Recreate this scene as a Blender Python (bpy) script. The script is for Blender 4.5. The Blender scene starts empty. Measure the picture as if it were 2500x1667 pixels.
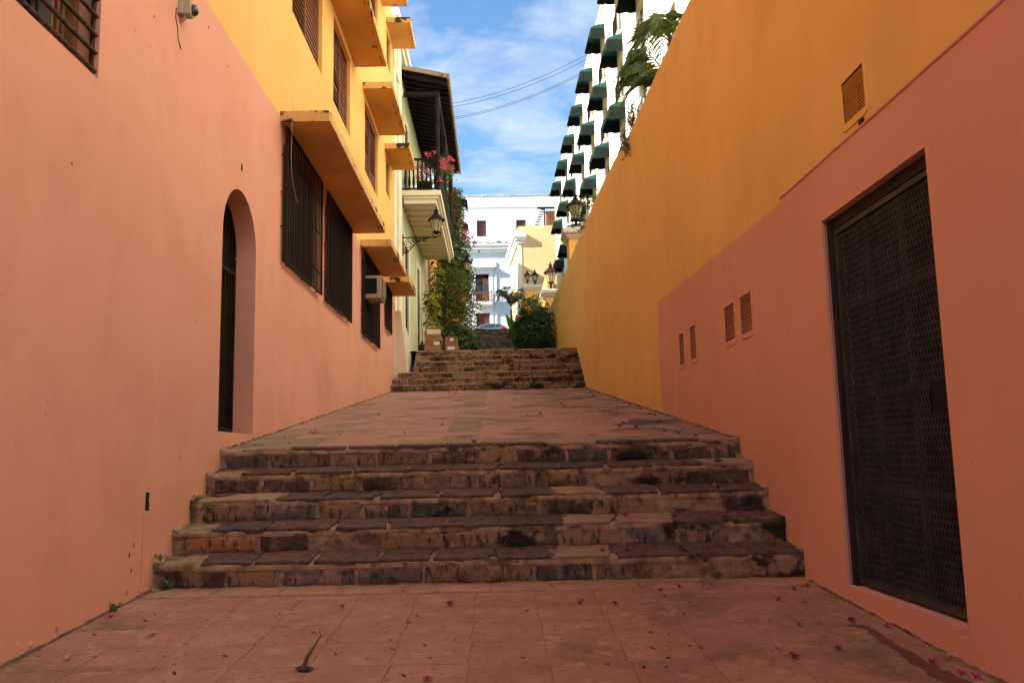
import bpy, math, random
from mathutils import Vector, Matrix, Quaternion
R = math.radians
rng = random.Random(7)
sc = bpy.context.scene
COL = sc.collection

# ------------------------------------------------------------------ camera, sky, sun, exposure
cam = bpy.data.cameras.new('camera'); camo = bpy.data.objects.new('camera', cam); COL.objects.link(camo)
cam.sensor_width = 36.0; cam.lens = 29.69; cam.clip_start = 0.05; cam.clip_end = 5000
yaw, pitch, roll = 0.022198, 0.135704, 0.022
d = Vector((math.sin(yaw)*math.cos(pitch), math.cos(yaw)*math.cos(pitch), math.sin(pitch)))
r_ = Vector((math.cos(yaw), -math.sin(yaw), 0)); u_ = r_.cross(d)
r2 = r_*math.cos(roll) - u_*math.sin(roll); u2 = u_*math.cos(roll) + r_*math.sin(roll)
camo.matrix_world = Matrix(((r2.x, u2.x, -d.x, 0), (r2.y, u2.y, -d.y, 0), (r2.z, u2.z, -d.z, 1.0), (0, 0, 0, 1)))
sc.camera = camo

SUN_AZ, SUN_EL = R(74), R(31)          # sun stands behind the camera, to the left
world = bpy.data.worlds.new('World'); sc.world = world; world.use_nodes = True
wn = world.node_tree; wn.nodes.clear()
wo = wn.nodes.new('ShaderNodeOutputWorld'); bg = wn.nodes.new('ShaderNodeBackground')
sky = wn.nodes.new('ShaderNodeTexSky'); sky.sky_type = 'NISHITA'; sky.sun_disc = False
sky.sun_elevation = SUN_EL; sky.sun_rotation = math.pi + SUN_AZ; sky.air_density = 1.0; sky.dust_density = 0.1; sky.ozone_density = 2.0
tc = wn.nodes.new('ShaderNodeTexCoord'); sp = wn.nodes.new('ShaderNodeSeparateXYZ')
wn.links.new(tc.outputs['Generated'], sp.inputs[0])
mx = wn.nodes.new('ShaderNodeMath'); mx.operation = 'MAXIMUM'; mx.inputs[1].default_value = 0.06
wn.links.new(sp.outputs['Z'], mx.inputs[0])
dx = wn.nodes.new('ShaderNodeMath'); dx.operation = 'DIVIDE'; dy = wn.nodes.new('ShaderNodeMath'); dy.operation = 'DIVIDE'
wn.links.new(sp.outputs['X'], dx.inputs[0]); wn.links.new(mx.outputs[0], dx.inputs[1])
wn.links.new(sp.outputs['Y'], dy.inputs[0]); wn.links.new(mx.outputs[0], dy.inputs[1])
cb = wn.nodes.new('ShaderNodeCombineXYZ'); wn.links.new(dx.outputs[0], cb.inputs[0]); wn.links.new(dy.outputs[0], cb.inputs[1])
cn = wn.nodes.new('ShaderNodeTexNoise'); cn.inputs['Scale'].default_value = 3.2; cn.inputs['Detail'].default_value = 9; cn.inputs['Roughness'].default_value = 0.62; cn.inputs['Distortion'].default_value = 0.35
wn.links.new(cb.outputs[0], cn.inputs['Vector'])
cr = wn.nodes.new('ShaderNodeValToRGB'); cr.color_ramp.elements[0].position = 0.40; cr.color_ramp.elements[0].color = (0, 0, 0, 1)
cr.color_ramp.elements[1].position = 0.75; cr.color_ramp.elements[1].color = (0.8, 0.8, 0.8, 1)
wn.links.new(cn.outputs['Fac'], cr.inputs[0])
cm = wn.nodes.new('ShaderNodeMix'); cm.data_type = 'RGBA'
cm.inputs['B'].default_value = (3.3, 3.6, 4.0, 1)
wn.links.new(cr.outputs[0], cm.inputs['Factor']); hs = wn.nodes.new('ShaderNodeHueSaturation'); hs.inputs['Saturation'].default_value = 1.15; wn.links.new(sky.outputs[0], hs.inputs['Color']); wn.links.new(hs.outputs[0], cm.inputs['A'])
wn.links.new(cm.outputs['Result'], bg.inputs['Color']); bg.inputs['Strength'].default_value = 0.105
wn.links.new(bg.outputs[0], wo.inputs['Surface'])

sl = bpy.data.lights.new('sun', 'SUN'); sl.energy = 5.0; sl.angle = R(0.5); sl.color = (1.0, 0.93, 0.82)
so = bpy.data.objects.new('sun', sl); COL.objects.link(so)
sd = Vector((math.sin(SUN_AZ)*math.cos(SUN_EL), math.cos(SUN_AZ)*math.cos(SUN_EL), -math.sin(SUN_EL)))
so.rotation_euler = sd.to_track_quat('-Z', 'Y').to_euler(); so.location = (-20, -20, 40)

sc.view_settings.view_transform = 'Standard'; sc.view_settings.look = 'None'
sc.view_settings.exposure = 1.45; sc.view_settings.gamma = 1.0; sc.view_settings.use_curve_mapping = False
sc.cycles.max_bounces = 8; sc.cycles.diffuse_bounces = 5; sc.cycles.glossy_bounces = 3; sc.cycles.transparent_max_bounces = 8
sc.cycles.use_denoising = True; sc.cycles.use_adaptive_sampling = True; sc.cycles.adaptive_threshold = 0.035; sc.cycles.caustics_reflective = False; sc.cycles.caustics_refractive = False
sc.cycles.sample_clamp_indirect = 8.0

# ------------------------------------------------------------------ materials
MATS = {}
def mat(name, col, rough=0.85, var=0.12, scale=2.5, bump=0.0, bscale=40.0, metal=0.0, spec=0.3, rand=0.0,
        col2=None, stains=(), tone=None, island=0.0, trans=0.0, wave=0.0):
    """Principled material. stains: (colour, scale, low, high, stretch). tone: callable(nt, colour socket)->socket"""
    m = bpy.data.materials.new(name); m.use_nodes = True; nt = m.node_tree; N = nt.nodes; L = nt.links
    b = N['Principled BSDF']; b.inputs['Roughness'].default_value = rough; b.inputs['Metallic'].default_value = metal
    b.inputs['Specular IOR Level'].default_value = spec
    geo = N.new('ShaderNodeNewGeometry'); pos = geo.outputs['Position']
    def noise(s, det=5, st=(1, 1, 1), off=0, ro=0.55):
        mp = N.new('ShaderNodeMapping'); mp.inputs['Scale'].default_value = st; mp.inputs['Location'].default_value = (off, off*1.7, off*.6)
        L.new(pos, mp.inputs['Vector'])
        n = N.new('ShaderNodeTexNoise'); n.inputs['Scale'].default_value = s; n.inputs['Detail'].default_value = det; n.inputs['Roughness'].default_value = ro
        L.new(mp.outputs[0], n.inputs['Vector']); return n.outputs['Fac']
    def mixc(f, a, bb):
        x = N.new('ShaderNodeMix'); x.data_type = 'RGBA'
        if hasattr(f, 'node'): L.new(f, x.inputs['Factor'])
        else: x.inputs['Factor'].default_value = f
        for s, k in ((a, 'A'), (bb, 'B')):
            if hasattr(s, 'node'): L.new(s, x.inputs[k])
            else: x.inputs[k].default_value = (*s, 1)
        return x.outputs['Result']
    def ramp(f, lo, hi):
        x = N.new('ShaderNodeMapRange'); x.inputs[1].default_value = lo; x.inputs[2].default_value = hi; x.interpolation_type = 'SMOOTHSTEP'
        L.new(f, x.inputs[0]); return x.outputs[0]
    if callable(col): c = col(N, L, pos, noise, mixc, ramp)
    else:
        c2 = col2 or tuple(min(1, v*(1+var)) for v in col); c1 = col if col2 else tuple(v*(1-var) for v in col)
        c = mixc(ramp(noise(scale, 3), 0.3, 0.7), c1, c2)
    for stn in stains:
        sc_, s, lo, hi, st, off = stn[:6]; fac = noise(s, 4, st, off, 0.62)
        if len(stn) > 6:
            sx = N.new('ShaderNodeSeparateXYZ'); L.new(pos, sx.inputs[0]); ma = N.new('ShaderNodeMath'); ma.operation = 'MULTIPLY_ADD'; ma.inputs[1].default_value = stn[6]
            L.new(sx.outputs['X'], ma.inputs[0]); L.new(fac, ma.inputs[2]); fac = ma.outputs[0]
        c = mixc(ramp(fac, lo, hi), c, sc_)
    if rand or island:
        h = N.new('ShaderNodeHueSaturation')
        src = N.new('ShaderNodeObjectInfo').outputs['Random'] if rand else geo.outputs['Random Per Island']
        a = rand or island
        mr = N.new('ShaderNodeMapRange'); mr.inputs[3].default_value = 1-a; mr.inputs[4].default_value = 1+a
        L.new(src, mr.inputs[0]); L.new(mr.outputs[0], h.inputs['Value'])
        m2 = N.new('ShaderNodeMath'); m2.operation = 'MULTIPLY_ADD'; m2.inputs[1].default_value = -a*0.07; m2.inputs[2].default_value = 0.5+a*0.035
        L.new(src, m2.inputs[0]); L.new(m2.outputs[0], h.inputs['Hue']); L.new(c, h.inputs['Color']); c = h.outputs[0]
    L.new(c, b.inputs['Base Color'])
    if bump:
        bp = N.new('ShaderNodeBump'); bp.inputs['Strength'].default_value = min(1, bump*14); bp.inputs['Distance'].default_value = bump
        L.new(noise(bscale, 3), bp.inputs['Height'])
        if wave:
            b2 = N.new('ShaderNodeBump'); b2.inputs['Strength'].default_value = 0.6; b2.inputs['Distance'].default_value = wave
            L.new(noise(2.2, 2), b2.inputs['Height']); L.new(b2.outputs[0], bp.inputs['Normal'])
        L.new(bp.outputs[0], b.inputs['Normal'])
    if trans:
        out = N['Material Output']; tr = N.new('ShaderNodeBsdfTranslucent'); ms = N.new('ShaderNodeMixShader'); ms.inputs[0].default_value = trans
        L.new(c, tr.inputs['Color']); L.new(b.outputs[0], ms.inputs[1]); L.new(tr.outputs[0], ms.inputs[2]); L.new(ms.outputs[0], out.inputs['Surface'])
    MATS[name] = m; return m

PINK = (0.70, 0.345, 0.24); PINK2 = (0.745, 0.378, 0.265); YEL = (0.77, 0.45, 0.13); YEL2 = (0.82, 0.50, 0.16)
def two_tone(zsplit, slope=0.0, y0=0.0, ycut=None, pink=(PINK, PINK2), yel=(YEL, YEL2)):
    def f(N, L, pos, noise, mixc, ramp):
        s = N.new('ShaderNodeSeparateXYZ'); L.new(pos, s.inputs[0])
        z = s.outputs['Z']
        n = N.new('ShaderNodeMath'); n.operation = 'MULTIPLY_ADD'; n.inputs[1].default_value = 0.05; n.inputs[2].default_value = -0.025
        L.new(noise(3.5, 4), n.inputs[0])
        a = N.new('ShaderNodeMath'); a.operation = 'ADD'; L.new(z, a.inputs[0]); L.new(n.outputs[0], a.inputs[1])
        v = a.outputs[0]
        if slope:
            g = N.new('ShaderNodeMath'); g.operation = 'SUBTRACT'; L.new(s.outputs['Y'], g.inputs[0]); g.inputs[1].default_value = y0
            g2 = N.new('ShaderNodeMath'); g2.operation = 'MAXIMUM'; L.new(g.outputs[0], g2.inputs[0]); g2.inputs[1].default_value = 0
            g3 = N.new('ShaderNodeMath'); g3.operation = 'MULTIPLY_ADD'; L.new(g2.outputs[0], g3.inputs[0]); g3.inputs[1].default_value = -slope; L.new(v, g3.inputs[2]); v = g3.outputs[0]
        up = ramp(v, zsplit-0.01, zsplit+0.01)
        if ycut is not None:
            q = ramp(s.outputs['Y'], ycut-0.04, ycut+0.04)
            mm = N.new('ShaderNodeMath'); mm.operation = 'MAXIMUM'; L.new(up, mm.inputs[0]); L.new(q, mm.inputs[1]); up = mm.outputs[0]
        v1 = ramp(noise(0.55, 3), 0.3, 0.7)
        pk = mixc(v1, pink[0], pink[1]); yl = mixc(v1, yel[0], yel[1])
        # broad roller and patch marks
        c = mixc(up, pk, yl)
        pat = ramp(noise(1.7, 4, (1, 1, .8), 4.0), 0.5, 0.62)
        dk = N.new('ShaderNodeMix'); dk.data_type = 'RGBA'; dk.blend_type = 'MULTIPLY'; dk.inputs['B'].default_value = (0.965, 0.955, 0.945, 1)
        L.new(pat, dk.inputs['Factor']); L.new(c, dk.inputs['A'])
        return dk.outputs['Result']
    return f
dirt = [((0.30, 0.13, 0.08), 9.0, 0.70, 0.80, (1, 1, 1), 3.0), ((0.16, 0.08, 0.05), 26.0, 0.735, 0.78, (1, 1, 1), 9.0)]
mat('wall_left', two_tone(5.33), 0.9, bump=0.0035, wave=0.02, bscale=22, stains=dirt, spec=0.15)
mat('wall_right', two_tone(2.97, 0.027, 6.46, 11.75, pink=((0.63, 0.32, 0.255), (0.685, 0.355, 0.285)), yel=((0.74, 0.46, 0.17), (0.80, 0.51, 0.20))), 0.9, bump=0.0035, wave=0.02, bscale=22, stains=dirt, spec=0.15)
mat('wall_yellow', YEL, 0.9, col2=YEL2, scale=0.6, bump=0.003, bscale=22, spec=0.15, stains=[((0.42, 0.2, 0.06), 5.0, 0.68, 0.8, (2, 2, .4), 6.0)])
mat('wall_pink', (0.63, 0.32, 0.255), 0.9, col2=(0.685, 0.355, 0.285), scale=0.6, bump=0.0035, bscale=22, spec=0.15, stains=dirt)
mat('slab_paint', (0.66, 0.36, 0.10), 0.9, col2=(0.74, 0.43, 0.14), scale=1.5, bump=0.002, spec=0.15,
    stains=[((0.06, 0.04, 0.02), 4.5, 0.66, 0.72, (1, 1, 1), 2.0)])
mat('slab_edge', (0.62, 0.35, 0.12), 0.9, col2=(0.70, 0.42, 0.17), scale=3, spec=0.15, bump=0.003,
    stains=[((0.05, 0.035, 0.02), 3.5, 0.53, 0.6, (1, .6, 1), 5.0), ((0.55, 0.42, 0.28), 7.0, 0.6, 0.68, (1, 1, 1), 8.0)])
mat('wood_brown', (0.20, 0.085, 0.045), 0.7, col2=(0.29, 0.13, 0.07), scale=8, rand=0.22, spec=0.15)
mat('wood_frame', (0.30, 0.13, 0.06), 0.7, var=0.2, scale=5)
mat('wood_dark', (0.016, 0.010, 0.008), 0.7, var=0.4, scale=6, spec=0.15)
mat('iron', (0.026, 0.015, 0.010), 0.8, var=0.3, scale=12, spec=0.12, stains=[((0.10, 0.035, 0.015), 14, 0.62, 0.72, (1, 1, 1), 1.0)])
mat('lattice', (0.070, 0.038, 0.022), 0.8, var=0.35, scale=9, spec=0.12)
mat('iron_rust', (0.075, 0.033, 0.016), 0.75, var=0.4, scale=18, stains=[((0.02, 0.014, 0.01), 20, 0.52, 0.6, (1, 1, 1), 2.0)])
mat('gate_bar', (0.085, 0.078, 0.070), 0.7, var=0.3, scale=9, spec=0.2, stains=[((0.10, 0.05, 0.03), 12, 0.6, 0.7, (1, 1, 1), 3.0)])
mat('gate_metal', (0.058, 0.053, 0.049), 0.7, var=0.25, scale=7, spec=0.2)
mat('gate_frame', (0.030, 0.020, 0.014), 0.7, var=0.25, scale=5, spec=0.15)
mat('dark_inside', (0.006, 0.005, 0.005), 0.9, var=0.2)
mat('green_wall', (0.44, 0.50, 0.27), 0.9, col2=(0.52, 0.57, 0.33), scale=1.0, bump=0.002, spec=0.15)
mat('cream', (0.74, 0.67, 0.50), 0.85, col2=(0.80, 0.74, 0.58), scale=1.2, bump=0.002, spec=0.2)
mat('stoop', (0.66, 0.56, 0.40), 0.9, col2=(0.74, 0.65, 0.48), scale=1.2, bump=0.004)
mat('orange_wall', (0.85, 0.38, 0.05), 0.9, col2=(0.9, 0.44, 0.08), scale=1.0)
mat('tan_trim', (0.55, 0.45, 0.32), 0.9, var=0.1)
mat('white_wall', (0.54, 0.67, 0.70), 0.9, col2=(0.68, 0.75, 0.77), scale=0.35, bump=0.003,
    stains=[((0.50, 0.52, 0.50), 2.5, 0.70, 0.78, (1, 1, 1.5), 2.0), ((0.66, 0.70, 0.70), 0.8, 0.5, 0.6, (1, 1, 1), 5.0)])
mat('white_trim', (0.78, 0.79, 0.77), 0.85, var=0.05, scale=1.5, stains=[((0.22, 0.22, 0.2), 6.0, 0.64, 0.72, (1, 1, 1), 3.0)])
mat('parapet', (0.80, 0.82, 0.82), 0.9, var=0.05, stains=[((0.12, 0.12, 0.11), 3.2, 0.63, 0.70, (1, 1, 1.6), 7.0)])
mat('stained_top', (0.55, 0.55, 0.50), 0.95, var=0.2, stains=[((0.10, 0.10, 0.09), 2.2, 0.5, 0.62, (1, 1, 1), 3.0)])
mat('hotel_wall', (0.80, 0.77, 0.64), 0.9, col2=(0.84, 0.82, 0.71), scale=0.6)
mat('hotel_beige', (0.72, 0.58, 0.36), 0.9, var=0.08)
mat('pale_yellow', (0.70, 0.47, 0.22), 0.9, col2=(0.76, 0.53, 0.27), scale=0.6, stains=[((0.5, 0.38, 0.2), 3.0, 0.7, 0.8, (1, 1, 1), 2.0)])
mat('awning_green', (0.008, 0.055, 0.046), 0.75, col2=(0.014, 0.080, 0.066), scale=2.0, rand=0.25, trans=0.12)
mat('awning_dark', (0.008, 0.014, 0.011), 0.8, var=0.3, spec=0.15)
mat('awning_red', (0.10, 0.018, 0.012), 0.8, var=0.2)
mat('shutter', (0.13, 0.045, 0.035), 0.6, var=0.2, scale=5)
mat('glass', (0.03, 0.04, 0.05), 0.08, var=0.2, spec=0.7)
mat('dim_glass', (0.010, 0.009, 0.009), 0.35, var=0.2, spec=0.15)
mat('lamp_glass', (0.62, 0.55, 0.42), 0.25, var=0.15, scale=6, spec=0.5, trans=0.5)
mat('mortar', (0.22, 0.135, 0.085), 0.95, col2=(0.42, 0.27, 0.17), spec=0.12, scale=11, bump=0.012, bscale=18,
    stains=[((0.12, 0.075, 0.048), 6.0, 0.50, 0.66, (1, 1, 1.2), 2.5), ((0.035, 0.025, 0.017), 2.3, 0.555, 0.66, (1, 1, 1.6), 8.0, 0.03)])
mold = [((0.28, 0.175, 0.11), 5.5, 0.50, 0.64, (1, 1, 1), 1.5), ((0.045, 0.031, 0.022), 14.0, 0.50, 0.66, (1.6, 1, .5), 11.0), ((0.028, 0.020, 0.014), 2.3, 0.555, 0.66, (1, 1, 1.6), 8.0, 0.03)]
for nm, c1, c2 in (('stone_brown', (0.13, 0.084, 0.056), (0.27, 0.165, 0.105)), ('stone_slate', (0.085, 0.068, 0.062), (0.15, 0.118, 0.10)),
                   ('stone_tan', (0.25, 0.145, 0.085), (0.34, 0.20, 0.12)), ('stone_rust', (0.25, 0.12, 0.06), (0.33, 0.155, 0.08)),
                   ('stone_dark', (0.062, 0.042, 0.031), (0.125, 0.078, 0.055))):
    mat(nm, c1, 0.9, col2=c2, scale=13, bump=0.014, bscale=26, rand=0.2, stains=mold+[((0.30, 0.19, 0.12), 38.0, 0.62, 0.74, (1, 1, 1), 3.0), ((0.03, 0.022, 0.016), 45.0, 0.64, 0.74, (1, 1, 1), 7.0)], spec=0.12)
mat('tread_slab', (0.070, 0.046, 0.036), 0.9, col2=(0.140, 0.090, 0.067), spec=0.12, scale=14, bump=0.006, bscale=45, rand=0.14,
    stains=[((0.27, 0.17, 0.11), 16.0, 0.62, 0.72, (1, 1, 1), 1.0), ((0.03, 0.022, 0.016), 3.0, 0.6, 0.7, (1, 1, 1), 4.0)])
mat('tread_light', (0.25, 0.155, 0.10), 0.9, col2=(0.34, 0.215, 0.14), scale=7, bump=0.008, bscale=30, rand=0.1, stains=[((0.09, 0.06, 0.04), 6.0, 0.58, 0.7, (1, 1, 1), 3.0)])
pstain = [((0.22, 0.125, 0.08), 1.3, 0.54, 0.70, (1, 1, 1), 3.0), ((0.43, 0.24, 0.165), 5.0, 0.52, 0.70, (1, 1, 1), 12.0), ((0.22, 0.11, 0.075), 19.0, 0.54, 0.70, (1, 1, 1), 5.0), ((0.50, 0.27, 0.18), 14.0, 0.66, 0.74, (.6, 1.4, 1), 6.0), ((0.06, 0.04, 0.03), 30.0, 0.72, 0.76, (1, 1, 1), 2.0)]
mat('paver_red', (0.325, 0.160, 0.108), 0.9, col2=(0.39, 0.20, 0.137), scale=3.0, bump=0.004, bscale=60, rand=0.07, stains=pstain)
mat('paver_tan', (0.29, 0.17, 0.105), 0.9, col2=(0.37, 0.21, 0.13), scale=5.0, bump=0.006, bscale=45, rand=0.10, stains=pstain)
mat('paver_grey', (0.25, 0.165, 0.10), 0.9, col2=(0.32, 0.205, 0.125), scale=5.0, bump=0.006, bscale=45, rand=0.12, stains=pstain)
lstain = [((0.25, 0.145, 0.09), 0.9, 0.50, 0.66, (1.0, .8, 1), 3.0), ((0.10, 0.064, 0.042), 1.7, 0.56, 0.68, (1.0, 0.8, 1), 15.0, 0.025), ((0.50, 0.29, 0.20), 9.0, 0.62, 0.72, (.5, 1.4, 1), 6.0)]
mat('landing_red', (0.36, 0.195, 0.128), 0.9, col2=(0.43, 0.24, 0.16), scale=2.0, bump=0.006, bscale=40, rand=0.05, stains=lstain)
mat('landing_grey', (0.25, 0.17, 0.10), 0.9, col2=(0.31, 0.205, 0.125), scale=5.0, bump=0.006, bscale=45, rand=0.12, stains=lstain)
mat('joint', (0.33, 0.17, 0.11), 0.95, var=0.3, scale=8, bump=0.004)
mat('pale_mortar', (0.47, 0.30, 0.20), 0.95, var=0.2, scale=6, bump=0.006)
mat('earth', (0.20, 0.14, 0.09), 0.95, var=0.2, scale=0.3)
mat('asphalt', (0.055, 0.053, 0.05), 0.9, var=0.2, scale=3)
mat('bract', (0.42, 0.020, 0.13), 0.6, var=0.2, scale=30, rand=0.3, trans=0.25)
mat('bract_pale', (0.62, 0.42, 0.38), 0.6, var=0.15, scale=30, rand=0.1, trans=0.25)
mat('flower_pink', (0.70, 0.13, 0.20), 0.6, var=0.2, island=0.3, trans=0.3)
mat('flower_red', (0.50, 0.02, 0.10), 0.6, var=0.2, island=0.3, trans=0.3)
mat('flower_orange', (0.75, 0.24, 0.02), 0.6, var=0.2, island=0.2, trans=0.3)
mat('dry_leaf', (0.055, 0.032, 0.020), 0.8, var=0.4, scale=20, rand=0.4)
mat('leaf_dark', (0.035, 0.075, 0.014), 0.55, col2=(0.065, 0.12, 0.02), scale=1.5, island=0.45, trans=0.3, spec=0.4)
mat('leaf_mid', (0.075, 0.125, 0.022), 0.55, col2=(0.12, 0.17, 0.03), scale=1.5, island=0.4, trans=0.3, spec=0.4)
mat('leaf_olive', (0.085, 0.10, 0.018), 0.6, col2=(0.14, 0.14, 0.028), scale=1.2, island=0.4, trans=0.3)
mat('leaf_yellow', (0.32, 0.33, 0.03), 0.55, col2=(0.55, 0.45, 0.07), scale=3, island=0.35, trans=0.35)
mat('palm_leaf', (0.085, 0.145, 0.022), 0.5, col2=(0.14, 0.20, 0.035), scale=2, island=0.3, trans=0.45, spec=0.4)
mat('palm_dark', (0.026, 0.055, 0.016), 0.5, var=0.3, island=0.25, trans=0.25, spec=0.4)
mat('dry_frond', (0.16, 0.10, 0.045), 0.9, var=0.3, island=0.3)
mat('bark', (0.12, 0.085, 0.055), 0.9, var=0.3, scale=10, bump=0.006)
mat('cardboard', (0.27, 0.135, 0.065), 0.85, col2=(0.33, 0.17, 0.085), scale=4, rand=0.12)
mat('carton_pale', (0.66, 0.55, 0.38), 0.8, var=0.06)
mat('paper', (0.75, 0.74, 0.70), 0.8, var=0.05)
mat('ink', (0.12, 0.05, 0.03), 0.8, var=0.1)
mat('ac_case', (0.38, 0.28, 0.20), 0.6, var=0.12, scale=9, stains=[((0.16, 0.07, 0.04), 8, 0.62, 0.7, (1, 1, 1), 4.0)])
mat('plastic', (0.42, 0.36, 0.26), 0.6, var=0.08)
mat('lens', (0.05, 0.055, 0.02), 0.08, var=0.2, spec=0.8)
mat('car_paint', (0.20, 0.24, 0.32), 0.28, var=0.04, metal=0.5, spec=0.6)
mat('rubber', (0.02, 0.02, 0.02), 0.8, var=0.2)
mat('chrome', (0.5, 0.5, 0.5), 0.25, metal=0.9)
mat('tail_red', (0.45, 0.02, 0.015), 0.2, var=0.1, spec=0.6)
mat('head_glass', (0.7, 0.7, 0.7), 0.1, var=0.05, spec=0.7)
mat('scuff', (0.42, 0.20, 0.125), 0.95, var=0.25, scale=20)
mat('scuff_pale', (0.72, 0.48, 0.34), 0.95, var=0.15, scale=20)
mat('cable', (0.02, 0.02, 0.02), 0.7, var=0.1)
mat('cable_pale', (0.50, 0.33, 0.24), 0.7, var=0.1)
mat('cap_stone', (0.62, 0.55, 0.47), 0.9, var=0.1, scale=3, stains=[((0.16, 0.13, 0.1), 8.0, 0.66, 0.74, (1, 1, 1), 2.0)])
mat('roof_tile', (0.20, 0.16, 0.11), 0.9, var=0.2, scale=3)
mat('fascia', (0.30, 0.23, 0.13), 0.8, var=0.15, scale=3, stains=[((0.05, 0.035, 0.025), 2.5, 0.6, 0.68, (1, 1, 1), 2.0)])
mat('rust_stain', (0.155, 0.055, 0.036), 0.85, var=0.15, scale=6)
mat('terracotta', (0.42, 0.17, 0.09), 0.85, var=0.15)

# ------------------------------------------------------------------ helpers
ORG = {}
class MB:
    def __init__(s): s.v = []; s.f = []
    def add(s, vs, fs):
        n = len(s.v); s.v += [tuple(v) for v in vs]; s.f += [tuple(i+n for i in f) for f in fs]; return s
    def box(s, x0, x1, y0, y1, z0, z1):
        return s.add([(x0,y0,z0),(x1,y0,z0),(x1,y1,z0),(x0,y1,z0),(x0,y0,z1),(x1,y0,z1),(x1,y1,z1),(x0,y1,z1)],
                     [(3,2,1,0),(4,5,6,7),(0,1,5,4),(1,2,6,5),(2,3,7,6),(3,0,4,7)])
    def prism(s, poly, axis, lo, hi):
        """poly in the two other axes (cyclic order: x->(y,z), y->(x,z), z->(x,y)); extruded along axis"""
        def P(a, b, t): return (t,a,b) if axis == 'x' else (a,t,b) if axis == 'y' else (a,b,t)
        n = len(poly); vs = [P(a,b,lo) for a,b in poly] + [P(a,b,hi) for a,b in poly]
        fs = [tuple(range(n))[::-1], tuple(range(n, 2*n))] + [(i, (i+1) % n, n+(i+1) % n, n+i) for i in range(n)]
        return s.add(vs, fs)
    def tube(s, path, r, n=6, cap=True):
        path = [Vector(p) for p in path]; rr = r if isinstance(r, (list, tuple)) else [r]*len(path)
        prev = None; rings = []
        for i, p in enumerate(path):
            t = (path[min(i+1, len(path)-1)] - path[max(i-1, 0)]).normalized()
            if prev is None:
                a = Vector((0,0,1)) if abs(t.z) < .9 else Vector((1,0,0)); prev = t.cross(a).normalized()
            else:
                prev = (prev - t*prev.dot(t)); prev = prev.normalized() if prev.length > 1e-6 else t.orthogonal().normalized()
            q = t.cross(prev)
            rings.append([p + prev*math.cos(2*math.pi*k/n)*rr[i] + q*math.sin(2*math.pi*k/n)*rr[i] for k in range(n)])
        vs = [v for ring in rings for v in ring]; fs = []
        for i in range(len(path)-1):
            for k in range(n): fs.append((i*n+k, i*n+(k+1) % n, (i+1)*n+(k+1) % n, (i+1)*n+k))
        if cap: fs += [tuple(range(n))[::-1], tuple(range((len(path)-1)*n, len(path)*n))]
        return s.add(vs, fs)
    def lathe(s, prof, c=(0,0,0), n=12, rot=0.0):
        """prof: (radius, z) from bottom to top"""
        vs = []; fs = []
        for r, z in prof:
            for k in range(n):
                a = rot+2*math.pi*k/n; vs.append((c[0]+r*math.cos(a), c[1]+r*math.sin(a), c[2]+z))
        for i in range(len(prof)-1):
            for k in range(n): fs.append((i*n+k, i*n+(k+1) % n, (i+1)*n+(k+1) % n, (i+1)*n+k))
        fs += [tuple(range(n))[::-1], tuple(range((len(prof)-1)*n, len(prof)*n))]
        return s.add(vs, fs)
    def mesh(s, name, off=(0,0,0), smooth=False):
        me = bpy.data.meshes.new(name)
        me.from_pydata([(x-off[0], y-off[1], z-off[2]) for x, y, z in s.v], [], s.f); me.validate(); me.update()
        if smooth:
            for p in me.polygons: p.use_smooth = True
        return me
def rough_beam(mb, x0, x1, y0, y1, z0, z1, j=.003, step=.12, seed=0):
    q = random.Random(seed); n = max(2, int((y1-y0)/step)); rings = []
    for i in range(n+1):
        y = y0+(y1-y0)*i/n; ch = q.random() < .10
        rings.append([(x0,y,z0),(x1-q.uniform(0,j),y,z0+q.uniform(0,j)),(x1-q.uniform(0,j)-(j*2.2 if ch else 0),y,z1-q.uniform(0,j)-(j*2.5 if ch else 0)),(x0,y,z1)])
    vs = [v for r in rings for v in r]; fs = [(0,1,2,3),(4*n+3,4*n+2,4*n+1,4*n)]
    for i in range(n):
        for k in range(4): fs.append((4*i+k,4*(i+1)+k,4*(i+1)+(k+1)%4,4*i+(k+1)%4))
    return mb.add(vs, fs)
def tag(o, label=None, cat=None, group=None, kind=None):
    if label: o['label'] = label
    if cat: o['category'] = cat
    if group: o['group'] = group
    if kind: o['kind'] = kind
    return o
def thing(name, label, cat, loc=(0,0,0), group=None):
    o = bpy.data.objects.new(name, None); COL.objects.link(o); o.location = loc; o.empty_display_size = 0.1
    ORG[o] = Vector(loc); return tag(o, label, cat, group)
def part(name, mb, m, parent=None, smooth=False, bevel=0.0, kind=None, seg=2):
    """a mesh given in world coordinates, parented to a thing or part"""
    off = ORG[parent] if parent is not None else Vector((0,0,0))
    o = bpy.data.objects.new(name, mb.mesh(name, off, smooth)); o.data.materials.append(MATS[m]); COL.objects.link(o)
    if parent is not None: o.parent = parent
    ORG[o] = off
    if bevel:
        b = o.modifiers.new('bevel', 'BEVEL'); b.width = bevel; b.segments = seg; b.limit_method = 'ANGLE'
    if kind: o['kind'] = kind
    return o
def inst(name, me, parent, loc, rot=(0,0,0), scale=(1,1,1)):
    """one more object on shared mesh data; loc in world coordinates (parent unrotated)"""
    o = bpy.data.objects.new(name, me); COL.objects.link(o); off = ORG[parent] if parent is not None else Vector((0,0,0))
    o.location = Vector(loc)-off; o.rotation_euler = rot; o.scale = scale
    if parent is not None: o.parent = parent
    ORG[o] = Vector(loc); return o
def shared(name, mb, m, smooth=False):
    me = mb.mesh(name, (0,0,0), smooth); me.materials.append(MATS[m]); return me
def copy_tree(o, parent=None):
    c = o.copy(); COL.objects.link(c); c.parent = parent; ORG[c] = ORG[o]
    for ch in o.children: copy_tree(ch, c)
    return c

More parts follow.
